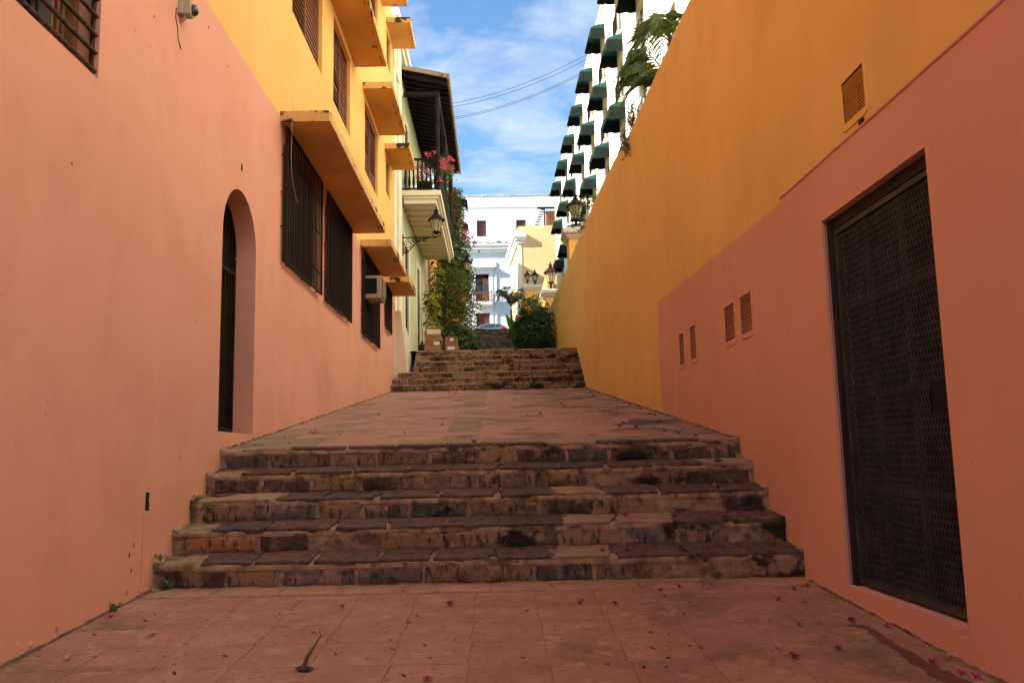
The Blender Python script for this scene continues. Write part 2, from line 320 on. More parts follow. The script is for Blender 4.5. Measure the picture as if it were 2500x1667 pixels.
def step1(X, Y): return Y + 0.038*X           # the lower flight lies slightly askew
def gz(X, Y):
    y1 = Y+0.038*X
    if y1 < 6.63: return .05+(y1-6.63)*.05
    if y1 < 8.15:
        k = min(int((y1-6.63)/.38), 3); return .05+.221*k+.175+(y1-6.63-.38*k)*.121
    y2 = Y+0.02*X
    if y2 < 21.5: return 1.11+(y1-8.15)*.119
    if y2 < 23.4: return 2.70+.184*(int((y2-21.5)/.317)+1)
    if Y < 60: return 3.99+.11*(y2-23.4)
    if Y < 68.5: return 8.02+(Y-60)*.392
    return min(12.5, 11.35+(Y-68.5)*.1)

# ------------------------------------------------------------------ ground, paving, stairs
XL, XR = -2.65, 2.33
prof = [(-300,-3.2),(-20,-1.4),(0,-.42),(6.6,-.1),(8.1,.9),(21.5,2.5),(23.4,3.7),(60,7.8),(68.5,11.1),(80,12.3),(140,13.5),(1500,13.5)]
g = MB(); xs = (-600, -3.5, 6.5, 600)
for (y0, z0), (y1, z1) in zip(prof, prof[1:]):
    for xa, xb in zip(xs, xs[1:]): g.add([(xa,y0,z0-.2),(xb,y0,z0-.2),(xb,y1,z1-.2),(xa,y1,z1-.2)], [(0,1,2,3)])
tag(part('ground', g, 'earth'), kind='structure')
pz = MB()  # unseen pale ground added behind the camera to bounce sunlight into the lane
for i in range(8):
    ya, yb = -32.9+i*3.5, -32.9+(i+1)*3.5
    pz.add([(x,y,-.51+(y+4.9)*.035) for x,y in ((-26,ya),(26,ya),(26,yb),(-26,yb))], [(0,1,2,3)])
tag(part('unseen_bounce_paving', pz, 'cap_stone'), kind='structure')

def paver_mesh(name, w, dpt, m, h=0.03, j=0.006, seed=0, b=0.006):
    q = random.Random(seed); n = 3; pts = []
    cs = [(-w/2,-dpt/2),(w/2,-dpt/2),(w/2,dpt/2),(-w/2,dpt/2)]
    for k in range(4):
        a, c = cs[k], cs[(k+1) % 4]
        for t in range(n): f = t/n; pts.append((a[0]+(c[0]-a[0])*f+q.uniform(-j,j), a[1]+(c[1]-a[1])*f+q.uniform(-j,j)))
    N = len(pts); mb = MB()
    vs = [(x,y,0) for x,y in pts]+[(x,y,h-b) for x,y in pts]+[(x*(1-2*b/w),y*(1-2*b/dpt),h) for x,y in pts]
    fs = [(i,(i+1)%N,N+(i+1)%N,N+i) for i in range(N)]+[(N+i,N+(i+1)%N,2*N+(i+1)%N,2*N+i) for i in range(N)]+[tuple(range(2*N,3*N))]
    return shared(name, mb.add(vs, fs), m)

# foreground paving: joint bed + pavers
pav = MB(); n = 12
for i in range(n):
    for jx in range(4):
        xa, xb = -2.75+jx*1.3, -2.75+(jx+1)*1.3; ya, yb = -5.1+i*(11.85/n), -5.1+(i+1)*(11.85/n)
        pav.add([(x,y-.038*x,.05+(y-6.63)*.05-.002) for x,y in ((xa,ya),(xb,ya),(xb,yb),(xa,yb))], [(0,1,2,3)])
street = tag(part('street_paving', pav, 'joint'), kind='structure')
sl05 = math.atan(.05); col_w = 0.412
PV = [paver_mesh('paver', col_w-.005, .432-.005, 'paver_red', seed=i, h=.0150, j=.003, b=.003) for i in range(4)]
PT = [paver_mesh('paver', .62, .30, 'paver_tan', seed=20+i, h=.019, j=.012, b=.006) for i in range(3)]
row_y = [2.4+.432*i for i in range(9)]
for ri, y in enumerate(row_y):
    for ci in range(12):
        x = -2.65+.02+col_w*(ci+.5)
        if x > 2.3: continue
        inst('paver', rng.choice(PV), street, (x, y+.2-.038*x, .05+(y+.2-6.63)*.05-.012+rng.uniform(-.0015,.0015)),
             (sl05, 0, -.038+rng.uniform(-.004,.004)))
x = -2.6
while x < 2.3:
    w = rng.uniform(.42,.66); xc = min(x+w/2, 2.33-w/2)
    inst('paver', rng.choice(PT), street, (xc, 6.455-.038*xc, .05-.009-.012+rng.uniform(-.001,.002)), (sl05, 0, -.038), ((w-.03)/.62, 1, 1))
    x += w
lip = MB(); q = random.Random(3); pts = []
for i in range(61):
    x = -2.66+i*5.0/60; pts.append((x, 6.63-.038*x-.035+q.uniform(-.016,.012)-.02*(1+math.sin(x*2.2))*.5))
for a, b in zip(pts, pts[1:]):
    lip.add([(a[0],a[1],.03),(b[0],b[1],.03),(b[0],6.66-.038*b[0],.075),(a[0],6.66-.038*a[0],.075)], [(0,1,2,3)])
part('mortar_fillet', lip, 'pale_mortar', street, kind=None)
st = MB()
stain = [(1.93,5.10,.02),(2.08,5.10,.05),(2.13,5.0,.035),(2.10,4.78,.03),(2.095,4.5,.045),(2.09,4.3,.05),(2.09,4.15,.06),(2.11,3.9,.07)]
q = random.Random(5); Lp = []; Rp = []
for (a, b) in zip(stain, stain[1:]):
    for t in range(6):
        f = t/6; w = a[2]+(b[2]-a[2])*f; xx = a[0]+(b[0]-a[0])*f; yy = a[1]+(b[1]-a[1])*f
        Lp.append((xx-w*q.uniform(.6,1.2), yy)); Rp.append((xx+w*q.uniform(.6,1.2), yy-.01))
for i in range(len(Lp)-1):
    vs = [Lp[i], Rp[i], Rp[i+1], Lp[i+1]]
    st.add([(x,y,.05+(y+.038*x-6.63)*.05+.0065) for x,y in vs], [(3,2,1,0)])
part('rust_stain', st, 'rust_stain', street)

# --- dirt and grit gathered along the feet of the walls
def seam(name, x, sgn, y0, y1, zf, seed, m='dirt_seam', step=.06, w=(.004,.022), h=(.004,.018)):
    q = random.Random(seed); mb = MB(); rows = []; y = y0; ww = .01
    while y < y1:
        ww = max(w[0], min(w[1], ww+q.uniform(-.007,.007))); z = zf(y); hh = q.uniform(*h); rows.append(((x,y,z+hh),(x+sgn*ww*.5,y,z+hh*.5+.002),(x+sgn*ww,y,z-.004))); y += step*q.uniform(.6,1.4)
    for a, b in zip(rows, rows[1:]):
        for t in range(2): mb.add([a[t],b[t],b[t+1],a[t+1]], [(0,1,2,3)])
    return mb
mat('dirt_seam', (0.085, 0.060, 0.035), 0.95, col2=(0.20, 0.12, 0.07), scale=9, bump=0.006, bscale=60)
for x, sg, ya, yb, sd_ in ((-2.649,1,-2,6.72,1),(2.301,-1,-2,6.42,2)): part('dirt_seam', seam('d', x, sg, ya, yb, lambda y, x=x: .05+(y+.038*x-6.63)*.05+.003, sd_), 'dirt_seam', street)
# --- lower flight
def stone_block(q, w, h, dp, j=.012, bev=.012):
    """front face in the XZ plane looking to -Y, origin at centre of the back"""
    pts = []; n1 = max(3, int(w/.09)); n2 = 3
    def edge(a, b, n):
        for t in range(n):
            f = t/n; pts.append((a[0]+(b[0]-a[0])*f+q.uniform(-j,j), a[1]+(b[1]-a[1])*f+q.uniform(-j,j)))
    c = [(-w/2,-h/2),(w/2,-h/2),(w/2,h/2),(-w/2,h/2)]
    edge(c[0],c[1],n1); edge(c[1],c[2],n2); edge(c[2],c[3],n1); edge(c[3],c[0],n2)
    N = len(pts); mb = MB()
    fx, fz = 1-2.4*bev/w, 1-2.4*bev/h
    vs = [(x,0,z) for x,z in pts]+[(x,-dp+bev*.6,z) for x,z in pts]+[(x*fx,-dp+q.uniform(-.003,.003),z*fz) for x,z in pts]+[(q.uniform(-.02,.02),-dp-.004,0)]
    fs = [(i,(i+1)%N,N+(i+1)%N,N+i) for i in range(N)]+[(N+i,N+(i+1)%N,2*N+(i+1)%N,2*N+i) for i in range(N)]+[(2*N+i,2*N+(i+1)%N,3*N) for i in range(N)]
    return mb.add(vs, fs)
def wobble_flight(name, label, y0, z0, nstep, run, rise, skew, tsl, depth_end, seed, xw, amp=0.014, parent=None, lip=.012, riser=None):
    """stepped mortar core with an uneven nosing"""
    q = random.Random(seed); mb = MB(); NX = 90
    for k in range(nstep):
        ya = y0+run*k; riser = riser or rise; zt = z0+rise*k+riser; yb = ya+run if k < nstep-1 else depth_end
        x0, x1 = xw(k)
        ph = [q.uniform(0,6.3) for _ in range(6)]; cols = []
        for i in range(NX+1):
            x = x0+(x1-x0)*i/NX
            e = amp*(.6*math.sin(x*2.3+ph[0])+.5*math.sin(x*6.1+ph[1])+.35*math.sin(x*14+ph[2]))+q.uniform(-.35,.35)*amp
            e2 = amp*.6*(math.sin(x*3.1+ph[3])+.5*math.sin(x*9+ph[4]))+q.uniform(-.25,.25)*amp
            Y = ya-skew*x; zz = zt+e2*.45
            cols.append([(x,Y,z0+rise*k-.06),(x,Y+e*.3,z0+rise*k+riser*.62),(x,Y-lip+e*.8,zt-.035+e2*.5),(x,Y-lip*.6+e*.8,zz-.010),(x,Y+.02,zz),(x,Y+.06,zz*.0+zt+.06*tsl),(x,yb-skew*x+.05,zt+(yb-ya)*tsl)])
        for a, b in zip(cols, cols[1:]):
            for t in range(6): mb.add([a[t],b[t],b[t+1],a[t+1]], [(0,1,2,3)])
    return mb
stairs = thing('stone_staircase', 'wide lower flight of five worn stone steps rising from the red paving', 'stairs', (0, 7.4, 0))
mb = wobble_flight('core','',6.63,.05,5,.38,.221,.038,.121,8.45,11,lambda k:(-2.70,2.40), parent=stairs, riser=.175, amp=.016)
part('mortar_bed', mb, 'mortar', stairs, smooth=True)
q = random.Random(21)
for k in range(1, 5):
    q2 = random.Random(140+k); x = -2.6; mbs = MB(); prev = None
    while x < 2.3:
        on = math.sin(x*1.7+k*2.1)+math.sin(x*4.3+k) > -.5; w_ = q2.uniform(.004,.016); yy = 6.63+.38*k-.038*x; zz = .05+.221*k
        cur = ((x,yy-.016,zz+q2.uniform(.006,.022)),(x,yy-.020-w_,zz+.001+.008),(x,yy-.03-w_*1.6,zz-.002))
        if prev and on:
            for t in range(2): mbs.add([prev[t],cur[t],cur[t+1],prev[t+1]], [(0,1,2,3)])
        elif mbs.f: part('dirt_seam', mbs, 'dirt_seam', stairs); mbs = MB()
        prev = cur; x += q2.uniform(.03,.07)
    if mbs.f: part('dirt_seam', mbs, 'dirt_seam', stairs)
kinds_r = ['stone_brown']*5+['stone_slate']*4+['stone_tan']*3+['stone_rust','stone_dark','stone_dark']
for k in range(5):
    x = -2.63+q.uniform(.0,.12)
    while x < 2.28:
        w = q.uniform(.34,.62)
        if x+w > 2.31: w = 2.31-x
        if w < .12: break
        h = .122+q.uniform(-.012,.010); zc = .05+.221*k+.012+h/2
        if q.random() < .88:
            me = stone_block(q, w-.035, h, .045).mesh('stone'); m = q.choice(kinds_r)
            if x > .6 and q.random() < .3: m = 'stone_dark'
            me.materials.append(MATS[m])
            xc = x+w/2; inst('stone', me, stairs, (xc, 6.63+.38*k-.038*xc+.032+q.uniform(-.004,.003), zc), (0,0,-.038))
        x += w
    # treads
    if k < 4 or True:
        x = -2.5+q.uniform(0,.2)
        while x < 2.2:
            w = q.uniform(.40,.56)
            light = (k in (0,1,2) and .15 < x < .75) or q.random() < .07 or x < -2.4
            me = None; dp = .355 if k < 4 else .16
            pts = []; j = .017
            c = [(-w/2+.014,-dp/2),(w/2-.014,-dp/2),(w/2-.014,dp/2),(-w/2+.014,dp/2)]
            for t in range(4):
                a, b = c[t], c[(t+1)%4]
                for s in range(4): f = s/4; pts.append((a[0]+(b[0]-a[0])*f+q.uniform(-j,j), a[1]+(b[1]-a[1])*f+q.uniform(-j,j)*.8))
            N = len(pts); hb = .018; lean = q.uniform(-.25,.25)
            pts = [(px+py*lean, py) for px, py in pts]
            vs = [(px,py,-.02) for px,py in pts]+[(px,py,hb-.006) for px,py in pts]+[(px*.965,py*.95,hb) for px,py in pts]
            fs = [(i,(i+1)%N,N+(i+1)%N,N+i) for i in range(N)]+[(N+i,N+(i+1)%N,2*N+(i+1)%N,2*N+i) for i in range(N)]+[tuple(range(2*N,3*N))]
            me = MB().add(vs, fs).mesh('tread_stone'); me.materials.append(MATS['tread_light' if light else 'tread_slab'])
            xc = x+w/2; yc = 6.63+.38*k-.038*xc+.178+(0 if k < 4 else -.098)
            inst('tread_stone', me, stairs, (xc, yc, .05+.221*k+.175+.121*(.178 if k < 4 else .08)), (math.atan(.121)+q.uniform(-.006,.006), q.uniform(-.006,.006), -.038))
            x += w

# --- landing ramp
lan = MB(); sl12 = math.atan(.119)
for i in range(14):
    ya, yb = 8.25+i*.96, 8.25+(i+1)*.96
    for jx in range(4):
        xa, xb = -2.75+jx*1.3, -2.75+(jx+1)*1.3
        lan.add([(x,y-.038*x*(1-i/40),1.11+(y-8.15)*.119-.001) for x,y in ((xa,ya),(xb,ya),(xb,yb),(xa,yb))], [(0,1,2,3)])
landing = tag(part('landing_paving', lan, 'landing_red'), kind='structure')
LP_ = [paver_mesh('paver', .404, .45, 'landing_red', seed=50+i, h=.010, j=.003, b=.003) for i in range(3)]
LG_ = [paver_mesh('paver', .404, .45, 'landing_grey', seed=60+i, h=.010, j=.004, b=.003) for i in range(3)]
for ri in range(28):
    y = 8.62+.458*ri
    for ci in range(12):
        x = -2.63+.412*(ci+.5)
        if x > 2.3: continue
        centre = ci == 5; edge = ci in (0, 1, 10, 11)
        grey = (centre and rng.random() < .8) or (edge and rng.random() < .55) or (ri == 0 and rng.random() < .6)
        if ri > 13 and not centre and not (ci in (0, 11)): continue
        inst('paver', rng.choice(LG_ if grey else LP_), landing, (x, y-.038*x, 1.11+(y-8.15)*.119-.0075+rng.uniform(-.0015,.001)),
             (sl12, 0, -.038+rng.uniform(-.004,.004)), ((1.0 if not centre else .97), rng.uniform(.975,.99), 1))

for x, sg, ya, yb, sd_ in ((-2.649,1,8.35,21.5,3),(2.329,-1,8.1,21.4,4)): part('dirt_seam', seam('d', x, sg, ya, yb, lambda y, x=x: 1.11+(y+.038*x-8.15)*.119-.002, sd_, w=(.008,.05), h=(.006,.03)), 'dirt_seam', landing)
# --- upper flight
st2 = thing('stone_staircase', 'second flight of seven narrow brown stone steps at the end of the ramp', 'stairs', (0, 22.4, 2.7))
def xw2(k): return (-2.70 if k < 2 else (-2.52 if k == 2 else -2.16), 2.36)
part('mortar_bed', wobble_flight('core','',21.5,2.70,7,.317,.184,.02,.0,23.9,31,xw2,amp=.02,lip=.02), 'mortar', st2, smooth=True)
q = random.Random(33)
for k in range(7):
    x = xw2(k)[0]+.05+q.uniform(0,.1)
    while x < 2.28:
        w = q.uniform(.24,.50)
        if x+w > 2.34: w = 2.34-x
        if w < .12: break
        if q.random() < .86:
            h = .125+q.uniform(-.015,.015); me = stone_block(q, w-.03, h, .05, .010).mesh('stone')
            me.materials.append(MATS[q.choice(['stone_brown']*5+['stone_tan']*3+['stone_dark']*3+['stone_slate'])])
            xc = x+w/2; inst('stone', me, st2, (xc, 21.5+.317*k-.02*xc+.034+q.uniform(-.006,.004), 2.70+.184*k+.02+h/2), (0,0,-.02))
        x += w

# --- upper lane, third flight, cross street
lane = MB()
for i in range(12):
    ya, yb = 23.8+i*3.05, 23.8+(i+1)*3.05
    lane.add([(x,y,3.99+.11*(y-23.4)-.004) for x,y in ((-2.9,ya),(2.5,ya),(2.5,yb),(-2.9,yb))], [(0,1,2,3)])
tag(part('lane_paving', lane, 'landing_red'), kind='structure')
st3 = thing('brick_staircase', 'distant third flight of dark mossy steps below the parked car', 'stairs', (0, 60, 8))
for k in range(18):
    s = MB().box(-2.7, 2.2, 60+.47*k, 60+.47*(k+1)+.06, 7.6+.185*k, 8.02+.185*(k+1))
    part('step', s, 'stone_dark' if k % 3 else 'stone_brown', st3, bevel=.02)
    if k > 3:
        for t in range(10):
            part('stone', MB().box(-2.6+.48*t+.02, -2.6+.48*t+.44+q.uniform(-.06,.03), 59.985+.47*k-q.uniform(0,.01), 60+.47*k, 8.02+.185*k+.03, 8.02+.185*(k+1)-.03), q.choice(['stone_dark','stone_brown','stone_dark','stone_slate']), st3)
rd = MB(); rd.add([(-60,68.4,11.33),(60,68.4,11.33),(60,80,12.5),(-60,80,12.5)], [(0,1,2,3)]); rd.add([(-60,80,12.5),(60,80,12.5),(60,88.2,12.5),(-60,88.2,12.5)], [(0,1,2,3)])
tag(part('road', rd, 'asphalt'), kind='structure')
tag(part('pavement', MB().box(-60,60,86.4,88.2,12.3,12.63), 'cap_stone', bevel=.02), kind='structure')

# ------------------------------------------------------------------ wall with openings
def holed_wall(mb, X, y0, y1, z0, top, holes, depth, sgn, arch=None, back=None):
    """street face in the plane x=X (normal sgn). holes: (ya,yb,za,zb). top: z or list of (y,z). depth of the reveals."""
    topf = (lambda y: top) if not isinstance(top, list) else (lambda y: next((a[1]+(b[1]-a[1])*(y-a[0])/(b[0]-a[0]) for a, b in zip(top, top[1:]) if a[0] <= y <= b[0]), top[-1][1]))
    ys = sorted(set([y0, y1]+[h[0] for h in holes]+[h[1] for h in holes]+([t[0] for t in top] if isinstance(top, list) else [])))
    zt = max(t[1] for t in top) if isinstance(top, list) else top
    ztmin = min(t[1] for t in top) if isinstance(top, list) else top
    zs = sorted(set([z0]+[h[2] for h in holes]+[h[3] for h in holes]))
    zs = [z for z in zs if z < ztmin-.01]+[None]
    Xi = X-sgn*depth; B = back if back is not None else X-sgn*depth
    for a, b in zip(ys, ys[1:]):
        for c, e in zip(zs, zs[1:]):
            cz = (c+(e if e is not None else c+.01))/2; cyy = (a+b)/2
            if any(h[0] < cyy < h[1] and h[2] < cz < h[3] for h in holes): continue
            ea, eb = (e, e) if e is not None else (topf(a), topf(b))
            mb.add([(X,a,c),(X,b,c),(X,b,eb),(X,a,ea)], [(0,1,2,3)])
        mb.add([(X,a,topf(a)),(X,b,topf(b)),(B,b,topf(b)),(B,a,topf(a))], [(0,1,2,3)])
        if abs(B-X) > .3: mb.add([(B,a,z0),(B,b,z0),(B,b,topf(b)),(B,a,topf(a))], [(3,2,1,0)])
    for yy in (y0, y1): mb.add([(X,yy,z0),(B,yy,z0),(B,yy,topf(yy)),(X,yy,topf(yy))], [(0,1,2,3)])
    for h in holes:
        a, b, c, e = h
        if arch == h:
            rr = (b-a)/2; zc = e-rr; ym = (a+b)/2; n = 24
            pts = [(ym-rr*math.cos(math.pi*i/n), zc+rr*math.sin(math.pi*i/n)) for i in range(n+1)]
            for p, s in zip(pts, pts[1:]):
                mb.add([(X,p[0],p[1]),(X,s[0],s[1]),(X,s[0],e),(X,p[0],e)], [(0,1,2,3)])
                mb.add([(X,p[0],p[1]),(X,s[0],s[1]),(Xi,s[0],s[1]),(Xi,p[0],p[1])], [(3,2,1,0)])
            ez = zc
        else:
            ez = e; mb.add([(X,a,e),(X,b,e),(Xi,b,e),(Xi,a,e)], [(0,1,2,3)])
        mb.add([(X,a,c),(X,b,c),(Xi,b,c),(Xi,a,c)], [(3,2,1,0)])
        mb.add([(X,a,c),(X,a,ez),(Xi,a,ez),(Xi,a,c)], [(0,1,2,3)]); mb.add([(X,b,c),(X,b,ez),(Xi,b,ez),(Xi,b,c)], [(3,2,1,0)])
    return mb

# ------------------------------------------------------------------ pink and yellow building on the left
LB = thing('painted_building', 'tall building with pink lower wall, yellow upper floors and concrete eyebrow slabs', 'building', (-5, 8, 0))
ARCH = (8.165, 9.332, 1.305, 3.858)
W0 = (3.3, 5.49, 3.60, 5.15)
LW = [(10.55,12.58,3.58,5.24),(13.2,15.28,3.58,5.24),(16.95,19.05,3.58,5.24),(20.40,21.35,4.22,5.24)]
UW = [(10.82,12.8,7.07,8.62),(13.75,15.4,7.07,8.62),(17.25,19.25,7.07,8.62),(20.75,21.55,7.73,8.70)]
TW = [(10.82,12.8,10.62,12.17),(13.75,15.4,10.62,12.17),(17.25,19.25,10.62,12.17),(20.9,21.75,11.28,12.22)]
holes = [ARCH, W0]+LW+UW+TW
part('wall', holed_wall(MB(), XL, -4.8, 22.35, -1.6, 13.3, holes, .24, 1, arch=ARCH, back=-12), 'wall_left', LB)
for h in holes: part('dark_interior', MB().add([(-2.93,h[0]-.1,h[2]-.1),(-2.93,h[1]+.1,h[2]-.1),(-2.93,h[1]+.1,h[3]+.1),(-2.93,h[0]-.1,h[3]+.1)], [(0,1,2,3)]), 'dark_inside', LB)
# eyebrow slabs
for (y0, y1, z) in [(10.28,15.69,5.27),(16.68,19.60,5.27),(20.19,22.05,5.27),(10.5,15.98,8.75),(16.96,19.59,8.75),(20.46,22.08,8.75),(10.5,16.0,12.33),(16.95,20.05,12.33),(20.83,22.29,12.33)]:
    s = part('eyebrow_slab', MB().box(-2.66,-2.035,y0+.015,y1-.015,z+.012,z+.125), 'slab_paint', LB)
    e = MB(); rough_beam(e, -2.045,-2.018,y0,y1,z-.001,z+.146, .005, .10, int(y0*10+z*7)); e.box(-2.655,-2.0452,y0,y0+.025,z,z+.14); e.box(-2.655,-2.0452,y1-.025,y1,z,z+.14)
    e.box(-2.655,-2.0452,y0+.0252,y1-.0252,z+.1252,z+.138)
    part('slab_edge', e, 'slab_edge', s)
    part('drip_line', MB().box(-2.115,-2.095,y0+.09,y1-.09,z+.006,z+.0125), 'slab_edge', s)
# louvred upper windows
slat = {}
def louvre_window(h, parent, X=-2.74, m='wood_brown', pitch=.088, open_=()):
    a, b, c, e = h
    w = part('louvre_window', MB().box(X-.05,X+.035,a,a+.05,c,e).box(X-.05,X+.035,b-.05,b,c,e).box(X-.05,X+.035,a+.05,b-.05,e-.05,e).box(X-.05,X+.035,a+.05,b-.05,c,c+.05), 'wood_frame', parent)
    n = int((e-c-.1)/pitch); halves = 2 if b-a > 1.2 else 1
    part('mullion', MB().box(X-.012,X+.045,(a+b)/2-.022,(a+b)/2+.022,c+.05,e-.05), 'wood_brown', w)
    for hf in range(halves):
        y0 = a+.05+(b-a-.1)*hf/halves; y1 = a+.05+(b-a-.1)*(hf+1)/halves
        key = round(y1-y0, 3)
        if key not in slat: slat[key] = shared('slat', MB().box(-.045,.045,-key/2+.024,key/2-.024,-.007,.007), m)
        for i in range(n):
            z = c+.05+pitch*(i+.5); ang = R(76) if (hf, i) not in open_ else R(38)
            inst('slat', slat[key], w, (X, (y0+y1)/2, z), (0, ang+rng.uniform(-.03,.03), 0))
    return w
louvre_window(UW[0], LB, open_={(0,0),(0,1),(0,2),(0,3),(0,4),(0,5),(0,6),(0,7)})
louvre_window(UW[1], LB, open_={(0,2),(0,3),(0,4),(0,6),(0,7),(0,8)})
louvre_window(UW[2], LB, open_={(1,i) for i in range(5,14)}|{(0,i) for i in range(7,12)})
louvre_window(UW[3], LB, open_={(0,i) for i in range(0,9)})
for h in TW: louvre_window(h, LB, open_={(0,i) for i in range(2,9)})
# lower windows: louvres behind barred cages
bar_long = {}
def grille(h, cage, parent, nb, screen=.78, rows=(0.18, 0.52, 0.80)):
    a, b, c, e = cage; X = -2.595
    g_ = part('window_grille', MB().box(X-.012,X+.012,a,a+.024,c,e).box(X-.012,X+.012,b-.024,b,c,e).box(X-.012,X+.012,a+.024,b-.024,c,c+.022).box(X-.012,X+.012,a+.024,b-.024,e-.022,e), 'iron', parent)
    k = round(e-c, 2)
    if k not in bar_long: bar_long[k] = shared('bar', MB().tube([(0,0,-k/2),(0,0,k/2)], .0085, 6), 'iron')
    for i in range(1, nb): inst('bar', bar_long[k], g_, (X, a+(b-a)*i/nb, (c+e)/2))
    for f in rows:
        part('cross_bar', MB().box(X-.018,X-.010,a+.02,b-.02,c+(e-c)*f-.011,c+(e-c)*f+.011), 'iron', g_)
    for f in (.12, .5, .88):
        for yy, zz in ((a+(b-a)*f, c+.01),):
            part('bracket', MB().tube([(X,yy,zz),(X-.03,yy,zz-.01),(-2.66,yy-.01,zz-.015)], .009, 5), 'iron_rust', g_)
    for f in (.25, .5, .78): part('bracket', MB().tube([(X,a+.01,c+(e-c)*f),(X-.03,a-.012,c+(e-c)*f+.01),(-2.66,a-.015,c+(e-c)*f)], .009, 5), 'iron_rust', g_)
    if screen:
        sm = MB(); ye = a+(b-a)*screen; Xs = X-.035; p = .056
        ny, nz = int((ye-a-.04)/p), int((e-c-.3)/p)
        for i in range(ny+1): sm.box(Xs-.004,Xs+.004,a+.02+p*i,a+.02+p*i+.019,c+.02,e-.22)
        for i in range(nz+1): sm.box(Xs-.009,Xs-.0045,a+.02,ye,c+.02+p*i,c+.02+p*i+.019)
        part('lattice_screen', sm, 'lattice', g_)
    return g_
for i, h in enumerate(LW):
    louvre_window(h, LB, X=-2.76, open_={(1,k) for k in range(0,20,5)})
cages = [(10.39,12.66,3.49,5.255),(13.07,15.36,3.49,5.255),(16.77,19.18,3.50,5.255),(20.32,21.45,4.15,5.255)]
grille(LW[0], cages[0], LB, 24, .76); grille(LW[1], cages[1], LB, 24, .76); grille(LW[2], cages[2], LB, 25, .6); grille(LW[3], cages[3], LB, 12, 0)
# top-left barred window near the camera
w = part('window', MB().box(-2.86,-2.80,W0[0],W0[1],W0[2],W0[2]+.06).box(-2.86,-2.80,W0[0],W0[1],W0[3]-.06,W0[3]).box(-2.86,-2.80,5.43,W0[1],W0[2]+.06,W0[3]-.06), 'wood_frame', LB)
part('shutter', MB().box(-2.87,-2.83,5.05,5.20,3.66,5.09), 'gate_metal', w)
for i in range(4): part('pane', MB().box(-2.885,-2.875,3.36+.42*i,3.75+.42*i,3.68,5.07), 'dim_glass', w)
for i in range(3): part('mullion', MB().box(-2.872,-2.84,5.22+.07*i,5.25+.07*i,3.66,5.09), 'wood_brown', w)
g_ = part('window_grille', MB().box(-2.70,-2.68,5.455,5.485,3.61,5.14).box(-2.70,-2.68,3.31,3.34,3.61,5.14), 'iron_rust', LB)
for i in range(12):
    pp = [(-2.665, 3.31+2.16*t/8, 3.645+.13*i+rng.uniform(-.004,.004)) for t in range(9)]
    part('bar', MB().tube(pp, .016, 7), 'iron_rust', g_)
for yy in (4.0, 4.75): part('cross_bar', MB().tube([(-2.70,yy,3.61),(-2.70,yy,5.14)], .013, 6), 'iron_rust', g_)
# arched gate
gt = part('arched_gate', MB().box(-2.885,-2.865,8.175,8.205,1.32,3.25).box(-2.885,-2.865,9.29,9.322,1.32,3.25).box(-2.885,-2.865,8.205,9.29,1.32,1.37).box(-2.89,-2.86,8.205,9.29,3.05,3.10), 'iron', LB)
for i in range(1, 10):
    yy = 8.19+1.115*i/10; hh = 3.275+math.sqrt(max(0, .565**2-(yy-8.7485)**2))
    part('bar', MB().box(-2.882,-2.868,yy-.009,yy+.009,1.37,3.05), 'iron', gt)
    part('bar', MB().box(-2.882,-2.868,yy-.006,yy+.006,3.10,hh), 'iron', gt)
am = [( -2.875, 8.7485-.565*math.cos(math.pi*i/20), 3.275+.565*math.sin(math.pi*i/20)) for i in range(21)]
part('arch_rim', MB().tube(am, .013, 6), 'iron', gt)
part('lock_box', MB().box(-2.90,-2.845,8.20,8.31,2.02,2.16), 'iron_rust', gt, bevel=.006)
part('bolt', MB().tube([(-2.842,8.22,2.11),(-2.842,8.42,2.09)], .011, 6), 'iron', gt)
part('padlock', MB().box(-2.85,-2.828,8.275,8.315,1.98,2.04), 'chrome', gt, bevel=.006)
# scars in the plaster
def chip(pts, m, parent, name='plaster_hole', X=-2.6475):
    c = (sum(p[0] for p in pts)/len(pts), sum(p[1] for p in pts)/len(pts)); n = len(pts)
    rim = [(X,y,z) for y,z in pts]; inn = [(X+.001,c[0]+(y-c[0])*.75,c[1]+(z-c[1])*.75) for y,z in pts]
    return part(name, MB().add(rim+inn, [(i,(i+1)%n,n+(i+1)%n,n+i) for i in range(n)]+[tuple(range(n,2*n))]), m, parent)
def blob(y, z, ry, rz, seed, n=14):
    q = random.Random(seed); return [(y+ry*math.cos(2*math.pi*i/n)*q.uniform(.7,1.15), z+rz*math.sin(2*math.pi*i/n)*q.uniform(.75,1.15)) for i in range(n)]
chip(blob(8.73,4.115,.03,.055,2), 'dark_inside', LB); chip([(6.53,.66),(6.60,.655),(6.605,.72),(6.59,.725),(6.605,.79),(6.535,.80)], 'dark_inside', LB)
for y, z, r, s in [(6.15,4.68,.011,3),(6.42,4.72,.009,4),(6.03,4.55,.012,5),(6.36,4.53,.01,6),(5.2,2.9,.009,7),(7.5,2.25,.008,8),(6.35,.42,.014,9),(6.28,.36,.016,10),(6.32,.25,.012,11),(7.6,5.1,.014,12),(8.2,5.0,.012,13),(7.2,1.05,.009,14)]:
    chip(blob(y, z, r, r*1.3, s, 9), 'iron_rust', LB, 'plaster_chip')
part('plaster_crack', MB().tube([(-2.648,6.50,.62),(-2.648,6.497,.5),(-2.648,6.503,.36),(-2.648,6.498,.24),(-2.648,6.505,.12)], .0011, 5), 'cable_pale', LB)

